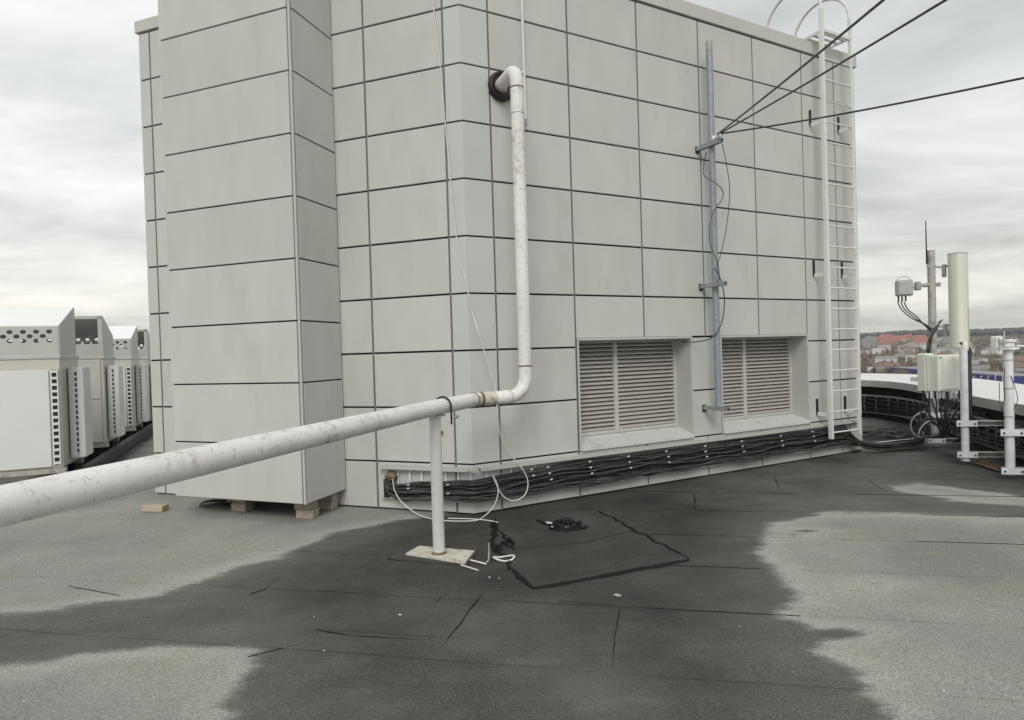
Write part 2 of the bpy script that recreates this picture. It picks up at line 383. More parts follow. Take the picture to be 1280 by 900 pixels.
# end return and back of the building
bL = Vector((-dL.y, dL.x)); bR = Vector((-dR.y, dR.x))
P_lb, P_rb = P_left + bL * 5.0, P_edge + bR * 5.0
def plain_wall(A, B):
    d = (B - A).normalized(); ln = (B - A).length; n = Vector((d.y, -d.x)); p = (A + B) / 2 - n * 0.13
    q = MB(); q.box((p.x, p.y, ZTOP / 2), (ln, 0.2, ZTOP), (d.x, d.y, 0), (-n.x, -n.y, 0)); w = q.obj('wall', 'backing', building)
    m_ = max(1, round(ln / 1.0))
    for i in range(m_):
        for k in range(len(ROWS) - 1): put_panel(A, d, ln * i / m_, ln * (i + 1) / m_, ROWS[k], ROWS[k + 1], w, math.atan2(d.y, d.x), off=0.0)
plain_wall(P_edge - nR * 0.03, P_rb); plain_wall(P_lb, P_left - nL * 0.03)
# roof slab and coping
q = MB(); q.prism([P_left - nL * .05 + dL * .2, P_bigR - nL * .1, P_cornR - nR * .1, P_edge - nR * .1 - dR * .2, P_rb - dR * .2, P_lb + dL * .2], ZTOP - 0.12, ZTOP - 0.02); q.obj('roof', 'felt_dark', building)
def coping(A, B, d, e0, e1, z0, z1, o=0.022, wd=0.36):
    n = Vector((d.y, -d.x)); ln = (B - A).length; k = max(1, round(ln / 1.25))
    for i in range(k):
        a = -e0 if i == 0 else ln * i / k + .003; c_ = ln + e1 if i == k - 1 else ln * (i + 1) / k - .003
        p = A + d * ((a + c_) / 2) + n * (o - wd / 2)
        q = MB(); q.box((p.x, p.y, (z0 + z1) / 2), (c_ - a, wd, z1 - z0), (d.x, d.y, 0), (-n.x, -n.y, 0), ch=0.004)
        q.obj('coping', 'coping', building)
coping(P_left, P_bigR, dL, 0.03, 0.0, ZTOP + 0.012, 6.095)
coping(P_cornR, P_edge, dR, 0.0, 0.03, ZTOP + 0.012, 6.125)
q = MB(); q.prism(fold_poly(0.003, 0.003, 0.022, -0.3), ZTOP + 0.012, 6.11); q.obj('coping', 'coping', building)

# --- louvred openings
def louvre(O, leaves, lab):
    dp = 0.33; s0, s1 = O; z0, z1 = OZ
    X, Yv = (dR.x, dR.y, 0), (-nR.x, -nR.y, 0)
    def W(s, off, z): p = P_cornR + dR * s + nR * off; return (p.x, p.y, z)
    b = MB(); t = 0.008
    for s in (s0 + t / 2, s1 - t / 2): b.box(W(s, -dp / 2 + 0.004, (z0 + z1) / 2), (t, dp, z1 - z0), X, Yv)
    b.box(W((s0 + s1) / 2, -dp / 2 + 0.004, z1 - t / 2), (s1 - s0 - 2 * t, dp, t), X, Yv)
    # folded edge trim round the mouth
    for s in (s0 - .006, s1 + .006): b.box(W(s, 0.004, (z0 + z1) / 2), (0.024, 0.012, z1 - z0 + .02), X, Yv)
    b.box(W((s0 + s1) / 2, 0.005, z1 + .004), (s1 - s0 + .036, 0.016, 0.028), X, Yv)
    lou = b.obj('louvre', 'reveal', building); lou['label'] = lab
    # sloping sill with a front lip
    q = MB(); zi = 0.672; zo = 0.572
    q.add([W(s0 + t, -dp, zi), W(s1 - t, -dp, zi), W(s1 - t, 0.03, zo), W(s0 + t, 0.03, zo), W(s0 + t, -dp, z0 - .01), W(s1 - t, -dp, z0 - .01), W(s1 - t, 0.03, z0 - .012), W(s0 + t, 0.03, z0 - .012)],
          [(0, 1, 2, 3), (7, 6, 5, 4), (3, 2, 6, 7), (0, 3, 7, 4), (1, 5, 6, 2), (0, 4, 5, 1)])
    q.obj('sill', 'sill', lou)
    q = MB(); q.box(W((s0 + s1) / 2, -dp - .16, 1.2), (s1 - s0, 0.02, 1.4), X, Yv); q.obj('duct_back', 'dark', lou)
    # frame and mullion
    fr = MB(); fw = 0.035
    sm_ = s0 + (s1 - s0) * leaves
    for s in (s0 + t + fw / 2, s1 - t - fw / 2): fr.box(W(s, -dp + .03, (zi + z1) / 2 - .008), (fw, 0.06, z1 - zi), X, Yv)
    fr.box(W((s0 + s1) / 2, -dp + .03, z1 - t - fw / 2), (s1 - s0 - 2 * t - 2 * fw, 0.058, fw), X, Yv)
    fr.box(W((s0 + s1) / 2, -dp + .03, zi + .012), (s1 - s0 - 2 * t - 2 * fw, 0.058, .04), X, Yv)
    fr.obj('frame', 'reveal', lou)
    q = MB(); q.box(W(sm_, -dp + .034, (zi + z1) / 2 - .01), (0.06, 0.066, z1 - zi - .05), X, Yv, ch=.004); q.obj('mullion', 'reveal', lou)
    zb, zt = zi + .035, z1 - t - fw
    n_ = 21
    for a, c_ in ((s0 + t + fw, sm_ - .03), (sm_ + .03, s1 - t - fw)):
        w = c_ - a; me = MB(); ta = math.radians(38); hw = 0.036
        # blade: slopes down and outwards, with a small turned-down nose
        pr = [(0.030, 0.022), (-0.026, -0.006), (-0.026, -0.021), (-0.0235, -0.021), (-0.0235, -0.008), (0.032, 0.0195)]
        vs = [(x, y, z) for x in (-w / 2, w / 2) for y, z in pr]; m_ = len(pr)
        me.add(vs, [tuple(range(m_))[::-1], tuple(range(m_, 2 * m_))] + [(i, (i + 1) % m_, m_ + (i + 1) % m_, m_ + i) for i in range(m_)])
        first = None
        for i in range(n_):
            p = W((a + c_) / 2, -dp + .03, zb + (zt - zb) * (i + .5) / n_)
            if first is None: first = me.obj('slat', 'slat', lou, p, aR); msh = first.data
            else: link('slat', msh, None, lou, p, aR)
louvre(O1, 0.425, 'wide louvred opening with two banks of slats and pale sill')
louvre(O2, 0.425, 'louvred opening beside the wall ladder with deep sill')

# ================================================================== THE CLAD SHAFT STANDING ON BRICKS
cL, cM, cB = Vector((-3.8169, 7.229)), Vector((-2.1541, 6.5988)), Vector((-1.9227, 7.3155))
dF = (cM - cL).normalized(); nF = Vector((dF.y, -dF.x)); dS = (cB - cM).normalized(); nS = Vector((dS.y, -dS.x))
shaft = thing('clad_shaft', 'tall grey clad shaft raised on bricks against the plant room', 'shaft', (cM.x, cM.y, 0.2))
def sh(o): o.location = Vector(o.location) - Vector((cM.x, cM.y, 0.2)); return o
CR = [0.2] + [5.28 - 0.63775 * k for k in range(7, -1, -1)] + [5.918, 6.556]
cBk = cL + Vector((-dF.y, dF.x)) * 0.72
q = MB(); ins = 0.027
q.prism([cL - nF * ins + dF * ins, cM - nF * ins - nS * ins, cB - nS * ins, cBk + dF * ins], 0.205, 6.55)
sh(q.obj('core', 'backing', shaft))
lenF = (cM - cL).length; lenS = (cB - cM).length
for k in range(len(CR) - 1):
    sh(put_panel(cL, dF, 0.0, lenF - 0.034, CR[k], CR[k + 1], shaft, math.atan2(dF.y, dF.x), gap=0.016))
    sh(put_panel(cM, dS, 0.030, lenS, CR[k], CR[k + 1], shaft, math.atan2(dS.y, dS.x), gap=0.016))
q = MB(); p = cM - dF * .0160 - nF * .008
q.box((p.x, p.y, 3.375), (.020, .012, 6.34), (dF.x, dF.y, 0), (-nF.x, -nF.y, 0)); p = cM + dS * .0135 - nS * .008
q.box((p.x, p.y, 3.375), (.016, .012, 6.34), (dS.x, dS.y, 0), (-nS.x, -nS.y, 0)); sh(q.obj('corner_trim', 'coping', shaft))
p = cM - dF * .002; q = MB(); q.tube([(p.x, p.y, .205), (p.x, p.y, 6.54)], .006, 8); sh(q.obj('corner_bead', 'reveal', shaft))
q = MB(); q.prism([cL - dF * .02 + nF * .02, cM + nF * .02 + nS * .02, cB + nS * .02, cBk - dF * .02], 6.565, 6.68); sh(q.obj('cap', 'coping', shaft))
q = MB(); p = (cL + cBk) / 2; dd = (cBk - cL).normalized(); q.box((p.x + dF.x * .012, p.y + dF.y * .012, 3.38), ((cBk - cL).length, .024, 6.34), (dd.x, dd.y, 0), (dF.x, dF.y, 0)); sh(q.obj('side_panel', 'panel', shaft))
def brick(loc, rz, lab, sz=(.25, .12, .088), m='brick', grp_='bricks under the clad shaft', name='brick', cat='brick', seed=0):
    q = MB(); q.box((0, 0, 0), sz, ch=.006)
    rr = random.Random(seed); q.v = [(x + rr.uniform(-.003, .003), y + rr.uniform(-.003, .003), z) for x, y, z in q.v]
    return tag(q.obj(name, m, None, loc, rz), lab, cat, grp_)
rF = math.atan2(dF.y, dF.x)
for i, (u, v, lab) in enumerate(((302, 634, 'half hidden brick stack under middle of clad shaft'), (383, 643, 'brick stack under the front corner of clad shaft'))):
    g = on_z(u, v + 5, 0)
    for k in range(2): brick((g.x + random.uniform(-.012, .012), g.y + .03 + .01 * k, .0525 + .096 * k), rF + random.uniform(-.12, .12) + (0 if i == 0 else 0.2), ('upper ' if k else 'lower ') + 'brick ' + ('under the middle of the clad shaft front' if i == 0 else 'under the front corner of clad shaft'), (.20, .14, .094), grp_=None, seed=i * 2 + k)
for i, p_ in enumerate((cL + dF * .30 - nF * .62, cB - nS * .2 - dS * .12)):
    for k in range(2): brick((p_.x, p_.y, .0525 + .096 * k), rF + .1 * i, ('upper' if k else 'lower') + (' brick under the rear corner of the shaft by the wall' if i else ' brick under the outer side of the clad shaft'), (.25, .13, .094), grp_=None, seed=10 + i * 2 + k)
g = on_z(190, 641, 0)
brick((g.x, g.y + .07, .041), -.12, 'loose pale wooden block lying on the roof beside the clad shaft', (.26, .13, .068), 'wood', None, 'wooden_block', 'block', 5)
g = on_z(268, 634, 0)
pth = [g + Vector((.22 * math.cos(a) * (1 - .02 * a), .16 * math.sin(a) * (1 - .02 * a) + .1, .018 + .006 * math.sin(3 * a) + .0015 * a)) for a in np.linspace(0, 15, 70)]
grp('cable_coil', MB().tube(pth, .011, 8), 'cable', 'coil of black cable lying beneath the clad shaft', 'cable')

# ================================================================== THE ROOF DECK
PAR = [(-20, -6), (2.6, -5), (3.6, -1.5), (4.2, .5), (4.9, 2.8), (5.5, 4.8), (6.0, 6.6), (6.39, 8.08), (6.82, 9.63), (7.61, 12.05), (7.93, 13.55), (7.72, 14.5), (7.1, 15.5), (6.2, 16.4), (4.5, 17.6), (2, 18.9), (-2, 20.6), (-8, 23), (-14, 24.6), (-20, 25)]
def felt_material():
    m, n, l, b = new_mat('roofing_felt')
    t = n.new('ShaderNodeTexCoord'); g = n.new('ShaderNodeNewGeometry')
    pos = g.outputs['Position']
    def noise(scale, det=5, ro=0.55, vec=None, dist=0.0):
        z = n.new('ShaderNodeTexNoise'); z.inputs['Scale'].default_value = scale; z.inputs['Detail'].default_value = det; z.inputs['Roughness'].default_value = ro; z.inputs['Distortion'].default_value = dist
        l.new(vec or pos, z.inputs['Vector']); return z.outputs['Fac']
    def rng(v, a, c, lo=0.0, hi=1.0, sm=False):
        r = n.new('ShaderNodeMapRange'); r.inputs['From Min'].default_value = a; r.inputs['From Max'].default_value = c
        r.interpolation_type = 'SMOOTHSTEP' if sm else 'LINEAR'
        r.inputs['To Min'].default_value = lo; r.inputs['To Max'].default_value = hi; l.new(v, r.inputs['Value']); return r.outputs[0]
    def mth(op, a, c):
        x = n.new('ShaderNodeMath'); x.operation = op
        for i, k in enumerate((a, c)):
            if isinstance(k, (int, float)): x.inputs[i].default_value = k
            else: l.new(k, x.inputs[i])
        return x.outputs[0]
    def mixc(f, a, c, bt='MIX'):
        x = n.new('ShaderNodeMix'); x.data_type = 'RGBA'; x.blend_type = bt
        if isinstance(f, (int, float)): x.inputs[0].default_value = f
        else: l.new(f, x.inputs[0])
        for i, k in ((6, a), (7, c)):
            if isinstance(k, tuple): x.inputs[i].default_value = (*k, 1)
            else: l.new(k, x.inputs[i])
        return x.outputs[2]
    at = n.new('ShaderNodeAttribute'); at.attribute_name = 'wet'; wet = at.outputs['Fac']
    mp_ = n.new('ShaderNodeMapping'); mp_.inputs['Rotation'].default_value = (0, 0, 0.21); mp_.inputs['Scale'].default_value = (.6, 3.2, 1); l.new(pos, mp_.inputs['Vector'])
    w = mth('ADD', wet, mth('MULTIPLY', mth('SUBTRACT', noise(1.3, 6, .6, mp_.outputs[0]), .5), .42))
    w = mth('ADD', w, mth('MULTIPLY', mth('SUBTRACT', noise(9, 4, .6), .5), .10))
    w = mth('ADD', w, mth('MULTIPLY', mth('SUBTRACT', noise(34, 4, .7), .5), .10))
    wf = rng(w, -.05, .10, sm=True)
    damp = rng(w, .0, .75, .45, 1.0, sm=True)
    # colours
    dry = mixc(rng(noise(.7, 5), .35, .65), (0.225, 0.226, 0.212), (0.345, 0.342, 0.308))
    dry = mixc(rng(noise(2.2, 6, .6), .52, .68, 0, .45), dry, (0.29, 0.275, 0.20))
    fringe = mth('MULTIPLY', rng(w, -.30, -.02, sm=True), rng(w, -.02, .05, 1, 0))
    dry = mixc(mth('MULTIPLY', fringe, .55), dry, (0.40, 0.395, 0.36))
    wetc = mixc(rng(noise(.9, 5, .6), .35, .65), (0.058, 0.059, 0.055), (0.098, 0.098, 0.090))
    wetc = mixc(rng(noise(2.5, 6, .65, mp_.outputs[0]), .50, .72, 0, .6), wetc, (0.125, 0.118, 0.096))
    dv = n.new('ShaderNodeVectorMath'); dv.operation = 'DISTANCE'; l.new(pos, dv.inputs[0]); dv.inputs[1].default_value = (0.40, 6.2, 0)
    silt = mth('MULTIPLY', rng(dv.outputs['Value'], .7, 3.4, 1, 0, sm=True), rng(noise(1.4, 5), .3, .6, .5, 1))
    wetc = mixc(mth('MULTIPLY', silt, .75), wetc, (0.024, 0.024, 0.022))
    wetc = mixc(1.0, wetc, rng(noise(.45, 4, .6), .35, .65, .72, 1.30), 'MULTIPLY')
    brown = mth('MULTIPLY', rng(noise(2.0, 5, .6, mp_.outputs[0]), .54, .64), mth('MULTIPLY', rng(w, -.12, .03), rng(w, .08, .40, 1, 0)))
    col = mixc(wf, dry, wetc)
    col = mixc(mth('MULTIPLY', brown, .6), col, (0.125, 0.110, 0.078))
    half = mth('MULTIPLY', wf, rng(damp, .45, 1.0, .35, 0.0))
    col = mixc(half, col, (0.16, 0.157, 0.138))
    # mineral granules
    gr = noise(240, 2, .5); gr2 = noise(95, 3, .6)
    gv = mth('MULTIPLY', rng(gr, .3, .7, .62, 1.42), rng(gr2, .3, .7, .66, 1.34))
    col = mixc(1.0, col, gv, 'MULTIPLY')
    spark = rng(noise(120, 2, .5), .61, .67)
    pale = mth('MULTIPLY', spark, rng(noise(1.1, 3), .42, .62, .08, .60))
    col = mixc(pale, col, (0.30, 0.29, 0.235))
    l.new(col, b.inputs['Base Color'])
    rg = mth('SUBTRACT', .92, mth('MULTIPLY', wf, rng(noise(4, 4), .35, .65, .22, .36)))
    l.new(rg, b.inputs['Roughness']); b.inputs['Specular IOR Level'].default_value = 0.3
    bp = n.new('ShaderNodeBump'); bp.inputs['Strength'].default_value = 0.55; bp.inputs['Distance'].default_value = 0.006
    hh = mth('ADD', gr, mth('MULTIPLY', noise(7, 4), 1.2)); l.new(hh, bp.inputs['Height']); l.new(bp.outputs[0], b.inputs['Normal'])
    return m
MT['felt'] = felt_material()
WETPX = [(-260, 795), (0, 772), (60, 764), (130, 752), (190, 746), (250, 728), (300, 708), (345, 698), (400, 673), (445, 660), (500, 650), (560, 643), (588, 600), (700, 580), (900, 560), (1000, 530), (1060, 505), (1150, 512), (1205, 530), (1280, 540), (1400, 575), (1400, 640), (1280, 622), (1215, 612), (1150, 604), (1110, 608), (1130, 616), (1210, 628), (1280, 632), (1400, 640), (1400, 655), (1280, 648), (1120, 642), (1030, 641), (968, 655), (958, 676), (946, 690), (958, 703), (985, 722), (1000, 745), (978, 766), (1010, 780), (1024, 792), (1032, 815), (1062, 842), (1082, 862), (1105, 900), (1180, 1100), (150, 1100), (280, 900), (286, 872), (300, 850), (317, 826), (310, 812), (240, 808), (190, 810), (100, 816), (60, 828), (0, 834), (-260, 850)]  # wet outline; its far right stretch just darkens the felt up to the parapet
WP = np.array([[p.x, p.y] for p in (on_z(u, v) for u, v in WETPX)])
def wet_sdf(pts):
    pts = np.asarray(pts); d2 = np.full(len(pts), 1e9); ins = np.zeros(len(pts), bool)
    for i in range(len(WP)):
        a, c_ = WP[i - 1], WP[i]; e_ = c_ - a; q_ = pts - a
        t_ = np.clip((q_ @ e_) / max(e_ @ e_, 1e-9), 0, 1); r_ = q_ - t_[:, None] * e_
        d2 = np.minimum(d2, (r_ ** 2).sum(1))
        cnd = (a[1] > pts[:, 1]) != (c_[1] > pts[:, 1])
        with np.errstate(divide='ignore', invalid='ignore'):
            xx = (c_[0] - a[0]) * (pts[:, 1] - a[1]) / (c_[1] - a[1]) + a[0]
        ins ^= cnd & (pts[:, 0] < xx)
    sd = np.where(ins, 1, -1) * np.sqrt(d2)
    for u_, v_, r_ in ((991, 669, .20), (1006, 664, .22), (1098, 731, .18), (1040, 792, .24)):      # stray damp marks
        g_ = on_z(u_, v_); sd = np.maximum(sd, r_ - np.hypot((pts[:, 0] - g_.x) * .8, (pts[:, 1] - g_.y) * 1.5) - .13)
    return sd
def set_wet(me, M_=None):
    co = np.zeros(len(me.vertices) * 3); me.vertices.foreach_get('co', co); co = co.reshape(-1, 3)[:, :2]
    if M_ is not None: co = co + np.array(M_)
    a = me.attributes.new('wet', 'FLOAT', 'POINT'); a.data.foreach_set('value', wet_sdf(co).astype(np.float32))
def parx(y):
    pp = [p for p in PAR[1:12]]
    for a, c_ in zip(pp, pp[1:]):
        if a[1] <= y <= c_[1]: return a[0] + (c_[0] - a[0]) * (y - a[1]) / (c_[1] - a[1])
    return 7.2
q = MB(); q.prism(PAR, -0.5, -0.008)
deck = struct(q.obj('roof_deck', 'felt', recalc=True))
_a = deck.data.attributes.new('wet', 'FLOAT', 'POINT'); _a.data.foreach_set('value', np.full(len(deck.data.vertices), -3, np.float32))
SLOPE = -0.21
CS = [-1.0, -0.1, 0.8, 1.68, 2.58, 3.48, 4.38, 5.27, 6.14, 7.09, 7.98, 8.9, 9.8, 10.7, 11.6, 12.5, 13.4, 14.3, 15.2, 16.1, 17.0, 17.9, 18.8]
def zroof(c0, c1, t): return 0.001 + 0.006 * t
for si in range(len(CS) - 1):
    c0, c1 = CS[si], CS[si + 1]
    fine = c0 > 1.0 and c1 < 11
    xs = np.arange(-8.5, 8.01, 0.05 if fine else 0.25); ts = np.linspace(-0.004 / (c1 - c0), 1.0, 17 if fine else 5)
    ph = random.uniform(0, 9)
    X_, T_ = np.meshgrid(xs, ts, indexing='ij')
    edge_wob = 0.006 * np.sin(X_ * 1.7 + ph) + 0.004 * np.sin(X_ * 5.1 + ph * 2)
    Y_ = c0 + SLOPE * X_ + (c1 - c0) * T_ + edge_wob * (T_ < .01)
    lim = np.array([parx(float(y)) + .4 for y in Y_.ravel()]).reshape(Y_.shape)
    X2 = np.minimum(X_, lim)
    # the near edge of every strip laps over the strip before it
    Z_ = 0.001 + 0.0045 * (1 - np.clip(T_, 0, 1)) + 0.0012 * np.sin(X_ * 2.3 + ph) * (1 - T_)
    nx, nt_ = X_.shape
    vs = np.stack([X2, Y_, Z_], -1).reshape(-1, 3)
    fs = [(i * nt_ + j, (i + 1) * nt_ + j, (i + 1) * nt_ + j + 1, i * nt_ + j + 1) for i in range(nx - 1) for j in range(nt_ - 1)]
    base = len(vs)
    skirt = vs[::nt_].copy(); skirt[:, 2] = -0.006; vs = np.vstack([vs, skirt])
    fs += [(base + i, base + i + 1, (i + 1) * nt_, i * nt_) for i in range(nx - 1)]
    me = bpy.data.meshes.new('felt_strip'); me.from_pydata(vs.tolist(), [], fs); me.update()
    set_wet(me); link('felt_strip', me, 'felt', deck)

def bead(pts, w=0.016, h=0.007, z=0.0, wob=0.35, seed=0, step=0.03, name='bitumen_seam', parent=None, taper=True, lat=0.006):
    rr = random.Random(seed); P_ = [Vector((p[0], p[1], 0)) for p in pts]; out = []
    for a, c_ in zip(P_, P_[1:]):
        k = max(1, int((c_ - a).length / step))
        out += [a.lerp(c_, i / k) for i in range(k)]
    out.append(P_[-1]); vs = []; fs = []; prof = [(-1, 0), (-.6, .8), (0, 1), (.6, .75), (1, 0)]
    a1 = a2 = 0
    for i, p in enumerate(out):
        tg = (out[min(i + 1, len(out) - 1)] - out[max(i - 1, 0)]).normalized(); nn = Vector((-tg.y, tg.x, 0))
        a1 = .7 * a1 + rr.uniform(-1, 1) * wob; a2 = .8 * a2 + rr.uniform(-1, 1) * lat
        ww = w / 2 * max(.25, 1 + a1)
        if taper: ww *= min(1, .25 + i * .2, .25 + (len(out) - 1 - i) * .2)
        for x, y in prof: vs.append(p + nn * (x * ww + a2) + Vector((0, 0, z + y * h - .002)))
    m_ = len(prof)
    for i in range(len(out) - 1):
        for j in range(m_ - 1): fs.append((i * m_ + j, (i + 1) * m_ + j, (i + 1) * m_ + j + 1, i * m_ + j + 1))
    q = MB(); q.add(vs, fs, True); return q.obj(name, 'bitumen', parent or deck)
G = lambda u, v: on_z(u, v, 0)
# bitumen squeezed out along the laps (nearer laps show as thin dark lines)
for i, (c0, xa, xb) in enumerate(((7.98, .9, 6.0), (7.09, 1.85, 5.6), (6.14, 0.9, 5.2), (5.27, 1.2, 2.2), (4.38, -.1, 1.75), (3.76, -1.28, -.35))):
    x0 = xa
    while x0 < xb:
        x1 = min(xb, x0 + random.uniform(.6, 1.8)); k = 12
        bead([(x, c0 + SLOPE * x - .004) for x in np.linspace(x0, x1, k)], random.uniform(.004, .008), .004, .004, seed=i * 10 + int(x0 * 3), lat=.0025)
        x0 = x1 + random.choice((0, 0, .12, .3))
for i, (pp, w) in enumerate((([(868, 617), (868, 638)], .022), ([(606, 740), (582, 768), (556, 806)], .016), ([(393, 788), (460, 797), (525, 800)], .024), ([(774, 760), (769, 800), (765, 838)], .008),
        ([(312, 743), (330, 738), (350, 722)], .010), ([(968, 598), (976, 614)], .018), ([(1085, 600), (1105, 614)], .014), ([(484, 700), (500, 690), (513, 683)], .014), ([(484, 700), (512, 702)], .014),
        ([(85, 733), (150, 745)], .008), ([(310, 822), (350, 812), (380, 806)], .01), ([(545, 753), (560, 741)], .008), ([(700, 752), (770, 758)], .01))):
    bead([G(*p) for p in pp], w * .6, .005, .004, seed=50 + i, wob=.6, lat=.004)
# roofing patch round the outlet
PT = [G(*p) for p in ((640, 713), (668, 737), (760, 720), (861, 701), (800, 668), (747, 640), (690, 640), (622, 650), (618, 682))]
q = MB(); k = 14; me_ = bpy.data.meshes.new('felt_patch'); bm = bmesh.new()
ring = [bm.verts.new((p.x, p.y, .016)) for p in PT]; low = [bm.verts.new((p.x, p.y, -.002)) for p in PT]
bm.faces.new(ring)
for i in range(len(PT)): bm.faces.new((ring[i - 1], low[i - 1], low[i], ring[i]))
bmesh.ops.recalc_face_normals(bm, faces=bm.faces); bm.to_mesh(me_); bm.free(); set_wet(me_)
link('felt_patch', me_, 'felt', deck)
bead(PT[0:2], .045, .014, .008, seed=1, lat=.01); bead(PT[1:4], .050, .014, .006, seed=2, lat=.004); bead([PT[3], PT[4], PT[5]], .040, .016, .008, seed=3, lat=.014); bead([PT[7], PT[8], G(628, 695), PT[0]], .05, .016, .006, seed=4, lat=.02)
bead([G(612, 655), G(628, 672), G(640, 690)], .05, .02, .008, seed=8, lat=.02); bead([G(640, 688), G(720, 682), G(795, 665)], .012, .005, .016, seed=9)
bead([G(672, 652), G(684, 660), G(690, 666)], .06, .02, .016, seed=12, lat=.02)
# a patch below the pipe stand
me_ = bpy.data.meshes.new('felt_patch'); bm = bmesh.new()
pp = [G(*p) for p in ((486, 700), (516, 680), (600, 686), (584, 708))]
ring = [bm.verts.new((p.x, p.y, .012)) for p in pp]; low = [bm.verts.new((p.x, p.y, -.002)) for p in pp]; bm.faces.new(ring)
for i in range(4): bm.faces.new((ring[i - 1], low[i - 1], low[i], ring[i]))
bmesh.ops.recalc_face_normals(bm, faces=bm.faces); bm.to_mesh(me_); bm.free(); set_wet(me_); link('felt_patch', me_, 'felt', deck)

# roof outlet
D0 = G(708, 661)
drain = thing('roof_drain', 'dark roof outlet with torn felt round it in the wet patch', 'drain', (D0.x, D0.y, .014))
def lathe(prof, n=28, jag=0.0, seed=0):
    rr = random.Random(seed); q = MB(); js = [1 + rr.uniform(-jag, jag) for _ in range(n)]
    vs = [(r * math.cos(2 * math.pi * k / n) * js[k], r * math.sin(2 * math.pi * k / n) * js[k], z * (1 if not jag else rr.uniform(.4, 1.5))) for r, z in prof for k in range(n)]
    q.add(vs, [(i * n + k, i * n + (k + 1) % n, (i + 1) * n + (k + 1) % n, (i + 1) * n + k) for i in range(len(prof) - 1) for k in range(n)], True); return q
lathe([(.16, .002), (.13, .030), (.105, .028), (.10, .006), (.001, .004)], 26, .16, 3).obj('torn_collar', 'bitumen', drain)
lathe([(.098, .012), (.092, .040), (.075, .044), (.07, .020)], 28).obj('clamp_ring', 'dark_steel', drain)
for k in range(9):
    a = k / 9 * 2 * math.pi; q = MB(); q.tube(smooth_path([(.075 * math.cos(a), .075 * math.sin(a), .03), (.06 * math.cos(a), .06 * math.sin(a), .075), (.01 * math.cos(a), .01 * math.sin(a), .088)], 4), .006, 6); q.obj('guard_bar', 'dark_steel', drain)
rr = random.Random(4)
for k in range(7):
    a = rr.uniform(0, 6.28); r = rr.uniform(.11, .2); q = MB(); q.box((r * math.cos(a), r * math.sin(a), .018), (rr.uniform(.03, .07), rr.uniform(.02, .04), rr.uniform(.01, .03)), X=(math.cos(a + 1), math.sin(a + 1), .2), Y=(-math.sin(a + 1), math.cos(a + 1), 0), Z=(0, 0, 1), ch=.004); q.obj('felt_scrap', 'bitumen' if k > 2 else 'galv_pale', drain)

# dropped bits on the roof
rr = random.Random(21)
def bit(u, v, s, m, lab, name='scrap', cat='litter', grp_=None):
    g = G(u, v); q = MB(); q.box((0, 0, 0), (s, s * rr.uniform(.4, .8), s * .12), ch=s * .03)
    return tag(q.obj(name, m, None, (g.x, g.y, .008 + s * .06), rr.uniform(0, 3)), lab, cat, grp_)
for (u, v) in ((393, 772), (671, 651), (612, 723), (802, 655), (624, 724), (918, 545 + 35), (500, 770), (1060, 565), (1078, 567), (285, 822), (30, 878), (1180, 866), (925, 785), (405, 815)):
    bit(u, v, rr.uniform(.010, .022), 'white_cable', 'tiny white scrap lying on the dark roofing felt', grp_='white scraps on the roof')
for (u, v) in ((712, 718 - 26), (772, 746)):
    bit(u, v, .05, 'concrete', 'flat grey scrap lying on the wet felt by the outlet patch', grp_='flat grey scraps')

# ================================================================== THE WHITE PIPE
base = on_z(549, 693, .015); PY = base.y
S0 = at_y(548.5, 508.6, PY); ZA = S0.z; PR = 0.066
A0 = on_z(0, 633, ZA); B0 = on_z(594, 499.5, ZA)
RY = 6.52
R1 = at_y(654, 380, RY); RX = R1.x
HOLE = on_wall(625.5, 109.5, P_cornR, dR)
C0 = Vector((RX, RY, ZA)); C1 = Vector((RX, RY, HOLE.z))
pipe = thing('pipe', 'long worn white steel pipe rising to an elbow in the wall', 'pipe', (RX, RY, 0))
back = A0 + (A0 - S0).normalized() * 3.2
def loc_(o, r): o.location = Vector(o.location) - Vector(r); return o
off = (RX, RY, 0)
dirSB = (B0 - S0).normalized()
Bm = B0
run = MB(); run.tube([back, A0, S0, Bm + (S0 - Bm).normalized() * .035], PR, 32); loc_(run.obj('pipe_run', 'pipe', pipe), off)
dBC = (C0 - Bm).normalized()
el = fillet([Bm + (S0 - Bm).normalized() * .035, Bm, C0, C0 + Vector((0, 0, .34))], [.05, .20], 12)
e1 = MB(); e1.tube(el, PR * 1.0, 32); loc_(e1.obj('lower_elbow', 'pipe', pipe), off)
rs = MB(); rs.tube([C0 + Vector((0, 0, .34)), C1 - Vector((0, 0, .25))], PR, 32); loc_(rs.obj('riser', 'pipe', pipe), off)
HH = HOLE - Vector((nR.x, nR.y, 0)) * .12
te = fillet([C1 - Vector((0, 0, .25)), C1, HH], [.15], 14)
t_ = MB(); t_.tube(te, PR, 32); loc_(t_.obj('upper_elbow', 'pipe', pipe), off)
def ring(p, d, r, w, name, m, parent):
    d = Vector(d).normalized(); q = MB(); q.tube([p - d * w / 2, p - d * w * .3, p + d * w * .3, p + d * w / 2], r, 32, rad=[r * .975, r, r, r * .975]); return q.obj(name, m, parent)
